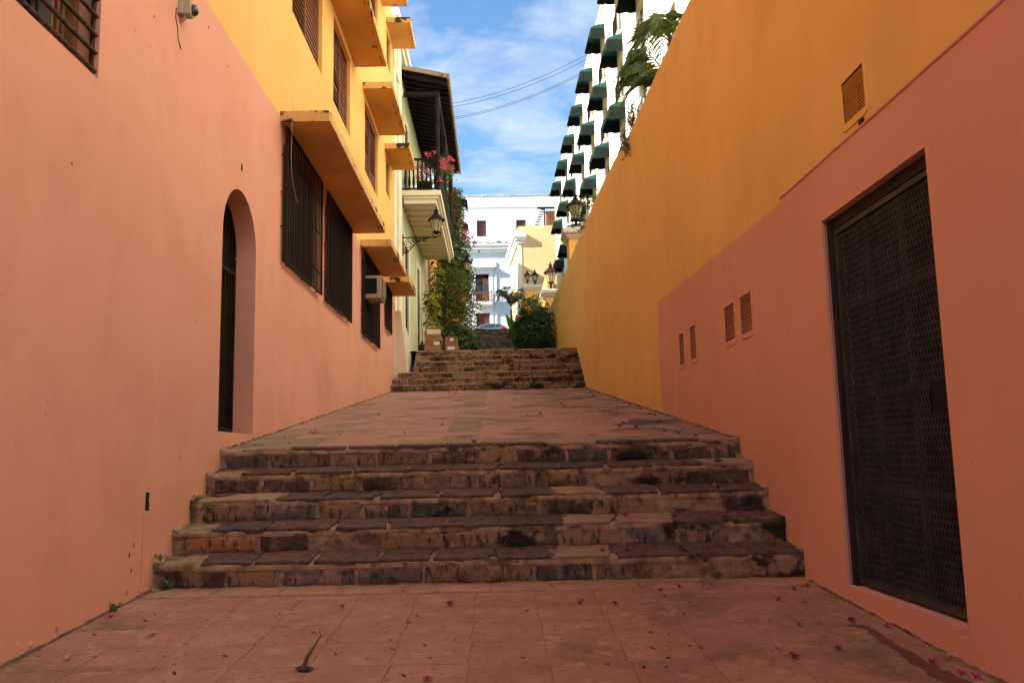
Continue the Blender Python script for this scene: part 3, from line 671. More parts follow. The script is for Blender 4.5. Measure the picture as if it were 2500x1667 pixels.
q = random.Random(91)
for i in range(46):
    y = q.choice([q.uniform(3.6,6.6), q.uniform(8.3,20)]); z = gz(-2.64,y)+abs(q.gauss(0,.11))+.015; r = q.uniform(.006,.020)
    chip(blob(y, z, r*1.2, r, 200+i, 9), q.choice(['scuff','scuff_pale','scuff']), LB, 'plaster_chip')
for k in range(5):
    for sg, xw in ((1, XL), (-1, 2.30 if k < 0 else XR)):
        yy = 6.63+.38*k-.038*xw; zz = .05+.221*k+.175; pts = []; m_ = MB()
        for i in range(7):
            f = i/6; r = .014*(1-f)+.010+q.uniform(-.004,.006)
            pts.append([(xw-sg*.01, yy-.012+.36*f, zz+.121*.36*f+r+q.uniform(0,.012)), (xw+sg*r*.6, yy-.014+.36*f, zz+.121*.36*f+r*.4+.012), (xw+sg*r*1.5, yy-.012+.36*f, zz+.121*.36*f+.008)])
        for a_, b_ in zip(pts, pts[1:]):
            for t in range(2): m_.add([a_[t],b_[t],b_[t+1],a_[t+1]], [(0,1,2,3)])
        m_.add([pts[0][0],pts[0][1],pts[0][2],(xw-sg*.01,yy-.012,zz-.03),(xw+sg*.06,yy-.012,zz-.01)], [(0,3,1),(1,3,4,2)])
        part('mortar_patch', m_, 'mortar', stairs, smooth=True)
# outdoor floodlight
fl = thing('security_light', 'small white box with dark dome lens high on the pink wall', 'light', (-2.65, 6.90, 4.80))
part('base', MB().box(-2.652,-2.60,6.82,6.93,4.83,5.0), 'plastic', fl, bevel=.008)
part('housing', MB().prism([(6.85,4.84),(6.93,4.82),(6.99,4.85),(6.99,4.98),(6.93,5.0),(6.85,4.99)], 'x', -2.60, -2.53), 'plastic', fl, bevel=.006)
ln = MB(); n = 12
ln.lathe([(.058,0),(.056,.02),(.046,.042),(.028,.056),(.006,.062)], (0,0,0), 14)
ln.v = [(-2.53+z, 6.93+x*.9, 4.915+y*1.15) for x, y, z in ln.v]
part('lens', ln, 'lens', fl, smooth=True)
part('bracket', MB().tube([(-2.60,6.88,4.84),(-2.595,6.89,4.79),(-2.64,6.90,4.775)], .011, 6), 'plastic', fl)
for o_ in fl.children: o_.location.z -= 0.0
fl.scale = (.82,.82,.82); fl.location = (-2.65, 6.90, 4.80)
cb_ = tag(part('cable', MB().tube([(-2.646,6.80,4.85),(-2.646,6.79,4.76),(-2.646,6.84,4.69),(-2.646,6.86,4.60),(-2.646,6.93,4.54)], .0035, 5), 'iron_rust'), 'thin dark cable trailing below the dome light on the pink wall', 'cable')
pts = [(-2.03,10.275,5.46),(-2.035,10.27,5.40),(-2.2,10.26,5.2)]
tag(part('cable', MB().tube([(-2.50,10.265,5.60),(-2.49,10.265,5.30),(-2.50,10.262,4.85),(-2.495,10.28,4.62),(-2.49,10.35,4.45),(-2.488,10.5,4.33),(-2.488,10.62,4.30)], .0026, 6), 'cable_pale'), 'thin pale cable hanging over the slab beside the first barred window', 'cable')

# air conditioner
ac = thing('air_conditioner', 'rusty beige window air conditioner poking through the third barred window', 'air conditioner', (-2.45, 17.3, 4.2))
part('case', MB().box(-2.68,-2.27,17.0,17.62,4.27,4.74), 'ac_case', ac, bevel=.015)
part('side_vent', MB().box(-2.66,-2.36,16.992,17.0,4.36,4.68), 'dark_inside', ac)
part('front_panel', MB().box(-2.27,-2.258,17.04,17.58,4.31,4.70), 'gate_metal', ac)
for i in range(9): part('fin', MB().box(-2.257,-2.250,17.04,17.58,4.325+.041*i,4.337+.041*i), 'ac_case', ac)
for i in range(5): part('fin', MB().box(-2.254,-2.247,17.07+.12*i,17.08+.12*i,4.31,4.70), 'ac_case', ac)
part('bracket', MB().tube([(-2.32,17.3,4.27),(-2.62,17.3,4.05)], .012, 5), 'iron_rust', ac)

# ------------------------------------------------------------------ retaining wall on the right
RW = thing('retaining_wall', 'long wall on the right, yellow above a pink band, with louvred vents and mesh gate', 'wall', (2.6, 8, 0))
GATE = (4.25, 5.68, .12, 2.577)
V4 = [(10.19,10.44,2.08,2.46),(9.58,9.85,2.08,2.46),(8.0,8.33,2.08,2.43),(7.45,7.78,2.08,2.43)]
V5 = (4.93, 5.25, 3.10, 3.38)
top0 = [(-4.8,6.05),(9,6.15),(14,6.31),(15.3,6.47),(18.5,6.66),(24.7,6.78)]
top = []
for (ya_, za_), (yb_, zb_) in zip(top0, top0[1:]):
    n_ = max(1, int((yb_-ya_)/.45))
    for i in range(n_): top.append((ya_+(yb_-ya_)*i/n_, za_+(zb_-za_)*i/n_+rng.uniform(-.013,.013)))
top.append(top0[-1])
part('wall', holed_wall(MB(), XR, -4.8, 24.7, -1.6, top, [GATE]+V4+[V5], .16, -1, back=2.75), 'wall_right', RW)
part('wall', holed_wall(MB(), XR, 25.5, 36.7, 3.0, [(25.5,6.76),(36.7,7.08)], [], .16, -1, back=2.75), 'wall_yellow', RW)
part('pink_band', holed_wall(MB(), 2.302, -4.8, 6.46, -1.6, [(-4.8,2.93),(6.46,2.985)], [GATE], .02, -1, back=2.329), 'wall_pink', RW)
part('terrace_fill', MB().box(2.76,5.4,-4.7,24.7,-1.6,5.55).box(2.76,5.2,24.72,60,3,6.1), 'earth', RW)
part('upper_wall', MB().box(2.45,2.75,37.5,50.2,4.5,9.2), 'wall_yellow', RW)
def vent(h, parent, n, X=2.33, m='wall_pink', bent=()):
    a, b, c, e = h; f = .035
    v = part('vent', MB().box(X-.007,X+.02,a-f,a,c-f,e+f).box(X-.007,X+.02,b,b+f,c-f,e+f).box(X-.007,X+.02,a,b,e,e+f).box(X-.009,X+.02,a,b,c-f*1.4,c), m, parent, bevel=.003)
    sm = shared('slat', MB().box(-.012,.012,-(b-a)/2+.002,(b-a)/2-.002,-.0035,.0035), m)
    for i in range(n):
        if i in bent and rng.random() < .6: continue
        z = c+(e-c)*(i+.5)/n; inst('slat', sm, v, (X+.012, (a+b)/2, z), (rng.uniform(-.02,.02) if i in bent else 0, -R(38)+(R(30) if i in bent else 0), 0))
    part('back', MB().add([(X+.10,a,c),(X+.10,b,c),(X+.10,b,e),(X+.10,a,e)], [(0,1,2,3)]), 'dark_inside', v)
    return v
vent(V4[0], RW, 15, bent=(11, 12)); vent(V4[1], RW, 15); vent(V4[2], RW, 14, bent=(1, 10, 9)); vent(V4[3], RW, 15); vent(V5, RW, 14, m='wall_yellow')
chip([(4.96,3.02),(5.03,3.0),(5.06,3.03),(5.03,3.06),(4.98,3.055)], 'dark_inside', RW, X=2.328)
for i, (y, z, rz) in enumerate([(20.5,4.9,.10),(21.2,5.9,.12),(16.5,4.1,.07),(17.9,5.2,.05),(14.0,3.3,.04),(20.9,3.2,.06),(22.3,3.5,.05),(13.2,4.8,.03)]):
    chip(blob(y, z, .012, rz, 60+i, 10), 'iron_rust', RW, 'plaster_chip', X=2.3275)
part('ledge_bead', MB().tube([(2.302,-4.8+11.26*i/30,2.932+.055*i/30+(rng.uniform(-.003,.003))) for i in range(31)], .011, 6), 'wall_pink', RW)
# mesh gate
a, b, c, e = GATE
gf = part('gate', MB().box(2.335,2.40,a,a+.035,c,e).box(2.335,2.40,b-.05,b,c,e).box(2.36,2.42,a+.035,b-.05,e-.075,e), 'gate_frame', RW)
X = 2.372
part('leaf_frame', MB().box(X-.015,X+.02,a+.058,a+.10,c+.02,e-.085).box(X-.015,X+.02,b-.10,b-.058,c+.02,e-.085).box(X-.015,X+.02,a+.10,b-.10,e-.12,e-.085).box(X-.015,X+.02,a+.10,b-.10,c+.02,c+.065), 'gate_metal', gf)
for zz in (c+.62, c+1.22, c+1.84): part('cross_bar', MB().box(X-.006,X+.02,a+.10,b-.10,zz-.022,zz+.022), 'gate_bar', gf)
for f in (.34, .66): part('upright', MB().box(X,X+.024,a+(b-a)*f-.017,a+(b-a)*f+.017,c+.065,e-.12), 'gate_bar', gf)
ms = MB(); pw, ph = .034, .084; y0, y1, z0, z1 = a+.09, b-.09, c+.05, e-.10
ny = int((y1-y0)/pw); nz = int((z1-z0)/(ph/2)); t = .0034
LOCK = (a+.10, a+.27, 1.17, 1.36)
def ok(y, z): return not (LOCK[0] < y < LOCK[1] and LOCK[2] < z < LOCK[3])
for i in range(ny+1):
    for k in range(nz):
        za, zb = z0+ph/2*k, z0+ph/2*(k+1); ya = y0+pw*(i+(.5 if k % 2 else 0)); 
        for sgn in (-.5, .5):
            yb = ya+sgn*pw
            if not ok((ya+yb)/2, (za+zb)/2) or yb > y1+.02 or ya > y1+.02: continue
            ms.add([(X-.019,ya-t,za),(X-.019,ya+t,za),(X-.019,yb+t,zb),(X-.019,yb-t,zb),(X-.010,ya+t,za),(X-.010,yb+t,zb)], [(0,1,2,3),(1,4,5,2)])
part('expanded_mesh', ms, 'gate_metal', gf)
part('lock_box', MB().box(X-.012,X+.03,LOCK[0],LOCK[1],LOCK[2],LOCK[3]), 'dark_inside', gf, bevel=.004)
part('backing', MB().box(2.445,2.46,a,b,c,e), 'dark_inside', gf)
part('threshold', MB().box(2.30,2.48,a-.01,b+.01,c-.03,c-.001), 'wall_pink', gf)

# ------------------------------------------------------------------ lantern builders
def lantern(parent, c, s=1.0, hang=False):
    """six-sided lantern; c = centre of its bottom"""
    x, y, z = c
    part('collar', MB().lathe([(.05*s,0),(.10*s,.03*s),(.11*s,.06*s),(.105*s,.075*s)], c, 8), 'iron', parent)
    n = 6; rb, rt, zb, zt = .10*s, .20*s, .075*s, .42*s
    gl = MB()
    for k in range(n):
        a0, a1 = 2*math.pi*k/n, 2*math.pi*(k+1)/n
        gl.add([(x+rb*.93*math.cos(a0),y+rb*.93*math.sin(a0),z+zb),(x+rb*.93*math.cos(a1),y+rb*.93*math.sin(a1),z+zb),(x+rt*.95*math.cos(a1),y+rt*.95*math.sin(a1),z+zt),(x+rt*.95*math.cos(a0),y+rt*.95*math.sin(a0),z+zt)], [(0,1,2,3)])
    part('pane', gl, 'lamp_glass', parent)
    for k in range(n):
        a0 = 2*math.pi*k/n
        part('rib', MB().tube([(x+rb*math.cos(a0),y+rb*math.sin(a0),z+zb),(x+rt*math.cos(a0),y+rt*math.sin(a0),z+zt)], .010*s, 5), 'iron', parent)
    part('hood', MB().lathe([(.19*s,0),(.25*s,-.02*s),(.255*s,.0),(.235*s,.03*s),(.18*s,.09*s),(.12*s,.15*s),(.09*s,.17*s),(.06*s,.175*s)], (x,y,z+zt), 12), 'iron', parent, smooth=True)
    part('finial', MB().lathe([(.05*s,0),(.075*s,.02*s),(.08*s,.05*s),(.05*s,.065*s),(.04*s,.09*s),(.09*s,.11*s),(.05*s,.14*s),(.02*s,.17*s),(.018*s,.20*s),(.025*s,.215*s),(.008*s,.24*s)], (x,y,z+zt+.17*s), 10), 'iron', parent, smooth=True)
    return z+zt
def scroll(cy, cz, r, turns, X, sgn=1, n=26, start=0.0):
    return [(X+sgn*(r*(1-.8*i/n))*math.cos(start+turns*2*math.pi*i/n), cy, cz+(r*(1-.8*i/n))*math.sin(start+turns*2*math.pi*i/n)) for i in range(n+1)]
def pillar_lamp(c, s, label):
    o = thing('pillar_lamp', label, 'lamp', c, 'lanterns on the wall pillars')
    part('stem', MB().lathe([(.10*s,0),(.10*s,.02*s),(.05*s,.04*s),(.04*s,.10*s),(.055*s,.14*s),(.04*s,.18*s),(.05*s,.22*s)], c, 8), 'iron', o)
    for sg in (-1, 1): part('scroll', MB().tube(scroll(c[1], c[2]+.12*s, .06*s, 1.2, c[0]+sg*.085*s, sg), .009*s, 5), 'iron', o)
    lantern(o, (c[0],c[1],c[2]+.22*s), s); return o
def pillar(x0, x1, y0, y1, z0, z1, label, m='wall_yellow'):
    o = thing('wall_pillar', label, 'pillar', ((x0+x1)/2,(y0+y1)/2,z0), 'pillars along the right-hand wall')
    part('shaft', MB().box(x0,x1,y0,y1,z0,z1-.38), m, o, bevel=.01)
    cp = MB()
    for ov, za, zb in ((.05,.38,.33),(.09,.33,.27),(.13,.27,.23),(.18,.23,.10)): cp.box(x0-ov,x1+ov,y0-ov,y1+ov,z1-za+.001,z1-zb)
    cp.add([(x0-.18,y0-.18,z1-.099),(x1+.18,y0-.18,z1-.099),(x1+.18,y1+.18,z1-.099),(x0-.18,y1+.18,z1-.099),(x0+.06,y0+.06,z1),(x1-.06,y0+.06,z1),(x1-.06,y1-.06,z1),(x0+.06,y1-.06,z1)], [(0,1,5,4),(1,2,6,5),(2,3,7,6),(3,0,4,7),(4,5,6,7)])
    part('cap', cp, 'cap_stone', o, bevel=.008); return o
pillar(2.328, 2.86, 24.7, 25.5, 3.9, 7.84, 'yellow pillar with moulded pale cap at the bend in the yellow wall')
pillar_lamp((2.60,25.1,7.84), 1.15, 'large black lantern half hidden by leaves on the nearest wall pillar')
pillar(2.328, 2.90, 36.7, 37.5, 5.2, 8.34, 'yellow pillar with pale cap where the yellow wall ends beside the bushes')
pillar_lamp((2.62,37.1,8.34), 1.25, 'black lantern with clear panes on the pillar at the end of the yellow wall')
pillar(1.95, 3.1, 50.3, 51.3, 6.9, 11.35, 'broad distant yellow pillar rising behind the leafy shrub')
pillar_lamp((2.62,50.8,11.35), 1.0, 'distant black lantern on the broad pillar behind the shrub')
pillar(2.45, 3.2, 65.6, 66.4, 9.5, 14.55, 'farthest slim yellow pillar behind the palm')
pillar_lamp((2.80,66.0,14.55), 1.15, 'farthest black lantern, showing beside the palm top')

# ------------------------------------------------------------------ green house with wooden balcony
GX = -2.68
GH = thing('green_house', 'pale green house with cream trim and a dark wooden balcony', 'house', (-5, 28, 3.5))
D1, D2 = (25.5,26.5,3.9,7.6), (29.6,30.5,4.4,7.8)
D3, D4 = (25.6,26.6,9.0,11.6), (29.6,30.5,9.0,11.6)
part('wall', holed_wall(MB(), GX, 22.36, 33.0, 2.2, 13.4, [D1,D2,D3,D4], .2, 1, back=-12), 'green_wall', GH)
for y0, y1, z1 in ((22.352,22.85,13.41),(23.5,24.25,13.3),(31.9,32.75,13.3)): part('pilaster', MB().box(GX-.02,GX+.06,y0,y1,2.3,z1), 'cream', GH, bevel=.01)
part('cornice', MB().box(GX-.1,GX+.12,22.34,33.0,13.15,13.35).box(GX-.1,GX+.2,22.33,33.0,13.36,13.6), 'cream', GH, bevel=.01)
part('string_course', MB().box(GX-.02,GX+.08,22.345,24.5,11.9,12.1), 'cream', GH, bevel=.01)
for dd in (D1, D2, D3, D4):
    a, b, c, e = dd
    t = part('door', MB().box(GX-.07,GX-.035,a,b,c,e), 'wood_dark', GH)
    part('surround', MB().box(GX-.01,GX+.012,a-.28,a,c,e+.28).box(GX-.01,GX+.03,b,b+.28,c,e+.28).box(GX-.01,GX+.012,a,b,e,e+.28), 'cream', t, bevel=.008)
    for i in range(2):
        for zz in (.08, .38, .68): part('panel', MB().box(GX-.035,GX-.022,a+.08+(b-a)*.5*i,a+.08+(b-a)*.5*i+(b-a)*.33,c+(e-c)*zz,c+(e-c)*(zz+.25)), 'wood_dark', t, bevel=.006)
# flared plinth beside the steps
q0 = [(22.36,2.5),(22.36,4.95),(22.55,4.93),(22.95,4.80),(23.5,4.60),(24.0,4.42),(24.45,4.20),(24.85,4.02),(24.85,2.5)]
mb = MB(); n = len(q0)
def xo(z): return -2.46+max(0,(4.95-z))*.105
vs = [(GX-.05,y,z) for y,z in q0]+[(xo(z)+(.0 if y < 24 else -.0),y,z) for y,z in q0]
mb.add(vs, [tuple(range(n)), tuple(range(n,2*n))[::-1]]+[(i,n+i,n+(i+1)%n,(i+1)%n) for i in range(n)])
part('plinth', mb, 'stoop', GH, bevel=.02)
# balcony
BY0, BY1, BXo = 24.6, 32.7, -1.50
bal = part('balcony', MB().box(GX,BXo,BY0,BY1,8.84,9.0), 'cream', GH, bevel=.01)
part('fascia', MB().box(GX+.05,BXo-.07,BY0+.07,BY1-.05,8.76,8.84).box(GX+.05,BXo-.14,BY0+.13,BY0+.20,8.62,8.7595).box(BXo-.22,BXo-.14,BY0+.2002,BY1-.1,8.62,8.7595), 'cream', bal, bevel=.01)
for i in range(12): part('joist', MB().box(GX+.02,BXo-.222,BY0+.55+.62*i,BY0+.67+.62*i,8.63,8.758), 'cream', bal)
rail = part('railing', MB().box(GX+.02,BXo-.06,BY0+.10,BY0+.17,9.98,10.04).box(GX+.02,BXo-.06,BY0+.11,BY0+.16,9.06,9.11).box(BXo-.115,BXo-.05,BY0+.17,BY1-.1,9.98,10.04).box(BXo-.11,BXo-.06,BY0+.17,BY1-.1,9.06,9.11), 'wood_dark', bal)
bp = [(.022,0),(.022,.08),(.035,.11),(.04,.20),(.03,.30),(.02,.42),(.02,.60),(.032,.68),(.022,.74),(.022,.875)]
bme = shared('baluster', MB().lathe([(r*1.15,z) for r,z in bp], (0,0,0), 7), 'wood_dark', True)
for i in range(8): inst('baluster', bme, rail, (GX+.10+.128*i, BY0+.135, 9.108))
for i in range(38): inst('baluster', bme, rail, (BXo-.085, BY0+.33+.20*i, 9.108))
pprof = [(.07,0),(.07,1.05),(.085,1.08),(.05,1.14),(.055,1.3),(.062,1.9),(.055,2.2),(.075,2.24),(.05,2.3),(.05,2.5),(.075,2.56),(.08,2.62),(.08,3.0)]
for yy in (BY0+.135, 28.5, 32.5):
    part('post', MB().lathe(pprof, (BXo-.085,yy,9.0), 10), 'wood_dark', bal, smooth=False)
RXo = -1.25
roof = part('roof', MB().add([(GX,24.38,12.72),(RXo,24.38,12.42),(RXo,33.0,12.42),(GX,33.0,12.72),(GX,24.38,12.82),(RXo,24.38,12.50),(RXo,33.0,12.50),(GX,33.0,12.82)], [(3,2,1,0),(4,5,6,7),(0,1,5,4),(1,2,6,5),(2,3,7,6),(3,0,4,7)]), 'wood_dark', GH)
part('roof_edge', MB().add([(GX,24.34,12.74),(RXo+.02,24.34,12.43),(RXo+.02,24.34,12.53),(GX,24.34,12.86),(GX,24.379,12.74),(RXo+.02,24.379,12.43),(RXo+.02,24.379,12.53),(GX,24.379,12.86)], [(0,1,2,3),(7,6,5,4),(0,4,5,1),(3,2,6,7)]).box(RXo+.001,RXo+.06,24.34,33.05,12.38,12.53), 'fascia', roof)
tl = MB()
for i in range(28): 
    y = 24.5+.30*i
    tl.tube([(GX,y,12.86),(RXo+.06,y,12.55)], .075, 7)
part('roof_tiles', tl, 'roof_tile', roof)
for i in range(24):
    y = 24.55+.355*i
    part('rafter', MB().add([(GX+.02,y,12.60),(RXo-.04,y,12.31),(RXo-.04,y+.07,12.31),(GX+.02,y+.07,12.60),(GX+.02,y,12.715),(RXo-.04,y,12.43),(RXo-.04,y+.07,12.43),(GX+.02,y+.07,12.715)], [(3,2,1,0),(0,1,5,4),(1,2,6,5),(2,3,7,6),(3,0,4,7)]), 'wood_dark', roof)
part('beam', MB().box(BXo-.15,BXo-.03,24.6,32.7,12.0,12.14).box(GX,BXo-.1505,24.67,24.79,12.02,12.14), 'wood_dark', GH)
tag(sco := thing('wall_sconce', 'small rectangular box lantern on the green wall under the balcony roof', 'sconce', (GX+.05,26.95,10.2)))
sco['label'] = 'small rectangular box lantern on the green wall under the balcony roof'; sco['category'] = 'sconce'
part('frame', MB().box(GX+.001,GX+.12,26.9,26.92,10.5,11.0).box(GX+.001,GX+.12,27.06,27.08,10.5,11.0).box(GX+.001,GX+.12,26.92,27.06,10.5,10.52).box(GX+.001,GX+.12,26.92,27.06,10.98,11.0), 'iron', sco)
part('pane', MB().box(GX+.02,GX+.10,26.915,27.065,10.52,10.98), 'lamp_glass', sco)

# ornate bracket lantern under the balcony
bl = thing('bracket_lantern', 'black street lantern on a scrolled iron bracket under the cream balcony', 'lantern', (-2.64, 24.45, 7.45))
yb = 24.45; zb = 7.5
part('wall_plate', MB().box(-2.66,-2.61,yb-.04,yb+.04,6.95,7.6), 'iron', bl, bevel=.008)
part('arm', MB().tube([(-2.62,yb,zb),(-1.75,yb,zb),(-1.68,yb,zb-.03),(-1.63,yb,zb+.02)], .020, 6), 'iron', bl)
part('brace', MB().tube([(-2.62,yb,7.02),(-2.5,yb,7.06),(-2.36,yb,7.2),(-2.2,yb,7.38),(-2.0,yb,7.46),(-1.85,yb,7.48)], .018, 6), 'iron', bl)
for cx_, cz_, r, s in ((-2.47,7.30,.14,1),(-2.18,7.42,.085,-1),(-1.98,7.42,.07,1),(-2.55,7.12,.08,1),(-2.30,7.42,.07,-1)):
    part('scroll', MB().tube(scroll(yb, cz_, r, 1.6, cx_, s, start=1.5), .013, 5), 'iron', bl)
for sg in (-1, 1): part('yoke', MB().tube([(-1.63,yb,zb-.0),(-1.63+sg*.10,yb,zb+.03),(-1.63+sg*.13,yb,zb+.11),(-1.63+sg*.11,yb,zb+.16)], .014, 5), 'iron', bl)
lantern(bl, (-1.63,yb,zb+.10), 1.0)
bl2 = thing('bracket_lantern', 'small far lantern hanging at the edge of the green vine', 'lantern', (-.99, 33.0, 8.3))
part('arm', MB().tube([(-2.0,33.2,9.25),(-1.3,33,9.25),(-.99,33,9.2),(-.99,33,9.05)], .016, 6), 'iron', bl2)
lantern(bl2, (-.99,33,8.33), .88)

# ------------------------------------------------------------------ orange house and the block beyond it
OH = thing('orange_house', 'orange house with tan corner and white window trim behind the vines', 'house', (-5, 38, 4.5))
OW = (37.6,38.9,6.6,9.4)
part('wall', holed_wall(MB(), -2.70, 33.02, 43.0, 4.0, 10.6, [OW], .2, 1, back=-12), 'orange_wall', OH)
part('corner_trim', MB().box(-2.72,-2.64,33.02,34.3,4.2,10.4), 'tan_trim', OH, bevel=.01)
part('cornice', MB().box(-2.72,-2.5,33.03,43.02,10.35,10.7), 'cream', OH, bevel=.02)
t = part('window', MB().box(-2.86,-2.82,OW[0],OW[1],OW[2],OW[3]), 'wood_dark', OH)
part('surround', MB().box(-2.71,-2.64,OW[0]-.25,OW[0],OW[2]-.2,OW[3]+.25).box(-2.71,-2.64,OW[1],OW[1]+.25,OW[2]-.2,OW[3]+.25).box(-2.71,-2.64,OW[0],OW[1],OW[3],OW[3]+.25), 'cream', t)
BH = thing('far_house', 'far white house on the left, mostly hidden behind the vine', 'house', (-6, 55, 6))
part('wall', MB().box(-12,-2.75,43.3,69.6,5.5,19.6), 'white_wall', BH)
part('parapet', MB().box(-12,-2.72,43.28,69.62,19.6,20.4), 'white_trim', BH)
def side_awning(y, z, m, label):
    o = thing('awning', label, 'awning', (-2.74, y, z))
    x0, x1 = -2.74, -1.42
    part('cover', MB().add([(x0,y-.8,z+.65),(x1,y-.8,z+.1),(x1,y+.8,z+.1),(x0,y+.8,z+.65),(x0,y-.8,z+.60),(x1,y-.8,z+.05),(x1,y+.8,z+.05),(x0,y+.8,z+.60)], [(0,1,2,3),(7,6,5,4),(0,4,5,1),(1,5,6,2),(2,6,7,3)]).box(x1-.01,x1+.02,y-.8,y+.8,z-.12,z+.10), m, o)
    for yy in (y-.79, y+.79): part('arm', MB().tube([(x0,yy,z-.2),(x1,yy,z-.02)], .02, 5), 'iron', o)
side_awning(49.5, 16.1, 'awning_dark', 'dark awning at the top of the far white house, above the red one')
side_awning(50.5, 14.9, 'awning_red', 'dark red awning on the far white house beside the vine')

# ------------------------------------------------------------------ cream hotel with green awnings
HX, HYAW = 5.98, -0.012
def hx(y): return 5.57-0.012*(y-38.5)
HT = thing('hotel_building', 'tall cream white hotel with rows of small green awnings', 'building', (8, 45, 5))
cols = [24.7+4.6*i for i in range(9)]; rows = [20.55, 17.6, 14.65, 11.7, 8.75]
hw = 0.62; wh = 1.9
holes = [(y-hw, y+hw, z-wh, z+.12) for y in cols for z in rows]
hm = holed_wall(MB(), 0, -4.0, 65.0, 3.0, 22.3, holes, .28, -1, back=8)  # unseen near end is lengthened to bounce sunlight onto the lane walls
hm.v = [(x+hx(y), y, z) for x, y, z in hm.v]
part('wall', hm, 'hotel_wall', HT)
rv = MB()
part('cornice', MB().prism([(hx(-4)-.08,-4),(hx(65)-.08,65),(hx(65)+8,65),(hx(-4)+8,-4)], 'z', 22.301, 22.6), 'hotel_wall', HT)
part('stair_tower', MB().prism([(hx(63)-.1,62.9),(hx(66)-.1,66),(hx(66)+4,66),(hx(63)+4,62.9)], 'z', 3, 21.2).prism([(hx(63)-.1+.3,62.9),(hx(66)-.1+.3,66),(hx(66)+4,66),(hx(63)+4,62.9)], 'z', 21.2, 21.6), 'hotel_beige', HT, bevel=.2, seg=4)
# one awning mesh set, shared: teal hood, dark scalloped skirt
W2 = .76; D = .80; H = .80
aw = MB()
prf = [(0,H),(-.32,H-.07),(-.60,H-.17),(-.68,H-.25)]
for (x0_, z0_), (x1_, z1_) in zip(prf, prf[1:]): aw.add([(x0_,-W2,z0_),(x0_,W2,z0_),(x1_,W2,z1_),(x1_,-W2,z1_)], [(0,1,2,3)])
for sg in (-1, 1): aw.add([(x,sg*W2,z) for x, z in prf]+[(0,sg*W2,H-.25)], [(0,1,2,3,4)])
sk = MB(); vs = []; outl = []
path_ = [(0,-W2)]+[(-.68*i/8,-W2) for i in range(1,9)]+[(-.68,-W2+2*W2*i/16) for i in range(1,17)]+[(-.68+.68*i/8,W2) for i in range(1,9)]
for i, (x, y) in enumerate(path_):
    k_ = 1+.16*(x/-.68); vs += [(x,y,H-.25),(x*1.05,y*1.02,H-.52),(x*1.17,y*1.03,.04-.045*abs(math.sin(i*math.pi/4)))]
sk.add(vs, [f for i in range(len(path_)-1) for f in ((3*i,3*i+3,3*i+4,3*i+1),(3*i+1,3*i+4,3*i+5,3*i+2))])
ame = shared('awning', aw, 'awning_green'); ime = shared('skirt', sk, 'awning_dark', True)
fme = shared('frame', MB().tube([(-D+.01,-W2+.02,.06),(-D+.01,W2-.02,.06)], .014, 5).tube([(0,-W2+.02,.05),(-D+.01,-W2+.02,.06)], .014, 5).tube([(0,W2-.02,.05),(-D+.01,W2-.02,.06)], .014, 5), 'iron')
jme = shared('jamb', MB().box(.10,.14,-hw,hw,-wh,.10), 'glass')
wfr = shared('window_frame', MB().box(.06,.10,-hw,-hw+.07,-wh,.11).box(.06,.10,hw-.07,hw,-wh,.11).box(.06,.10,-.035,.035,-wh,.11).box(.06,.10,-hw+.07,-.035,-.06,.11).box(.06,.10,.035,hw-.07,-.06,.11), 'tan_trim')
sil = shared('sill', MB().box(-.06,.02,-hw-.1,hw+.1,-wh-.14,-wh-.001), 'hotel_beige')
rme = MB().box(-.19,-.17,-hw,hw,-wh+.88,-wh+.92).box(-.19,-.17,-hw,hw,-wh+.06,-wh+.09)
for i in range(13): rme.box(-.187,-.173,-hw+.1*i,-hw+.1*i+.014,-wh+.09,-wh+.88)
for yy in (-hw, hw-.014): rme.box(-.17,.0,yy,yy+.014,-wh+.88,-wh+.92)
rme = shared('rail', rme, 'iron')
for y in cols:
    for z in rows:
        if z < 9 or (y < 26 and z < 19) or (y < 31 and z < 13): continue
        w = inst('window', jme, HT, (hx(y)+.03, y, z)); ORG[w] = Vector((hx(y)+.03, y, z))
        inst('frame', wfr, w, (hx(y)+.03, y, z)); inst('sill', sil, w, (hx(y), y, z)); inst('balcony_rail', rme, w, (hx(y), y, z))
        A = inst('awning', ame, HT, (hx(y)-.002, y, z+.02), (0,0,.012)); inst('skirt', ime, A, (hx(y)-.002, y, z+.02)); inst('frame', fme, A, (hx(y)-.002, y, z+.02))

# ------------------------------------------------------------------ pale yellow building
YB = thing('pale_yellow_building', 'plain pale yellow building with a white cornice at its corner', 'building', (5, 74, 10))
fp = [(2.30,70.0),(10.0,69.6),(10.5,79),(1.75,78.4)]
part('wall', MB().prism(fp, 'z', 9.5, 20.45), 'pale_yellow', YB)
def offs(p, o): return [(p[0][0]-o,p[0][1]-o),(p[0][0]+.65,p[0][1]-o-.03),(p[0][0]+.65,p[0][1]+.1),(p[0][0]+.1,p[0][1]+.1),(p[3][0]+.1,p[3][1]),(p[3][0]-o,p[3][1])]
part('cornice', MB().prism(offs(fp,.18), 'z', 18.9, 19.15).prism(offs(fp,.30), 'z', 19.1505, 19.4).prism(offs(fp,.46), 'z', 19.4005, 19.8), 'white_trim', YB, bevel=.02)
part('lower_cornice', MB().prism([(1.95,74),(2.1,74),(1.9,78.3),(1.45,78.3)], 'z', 16.0, 16.3), 'white_trim', YB)
part('end_strip', MB().prism([(2.22,69.96),(2.55,69.94),(2.55,70.05),(2.22,70.2)], 'z', 9.5, 18.89), 'hotel_wall', YB)
PG = thing('pergola', 'small dark timber pergola on the roof of the pale yellow building', 'pergola', (4.9, 71, 20.45))
part('post', MB().box(4.55,4.65,70.6,70.7,20.45,22.15), 'wood_dark', PG); part('post', MB().box(5.6,5.7,70.6,70.7,20.45,22.15), 'wood_dark', PG)
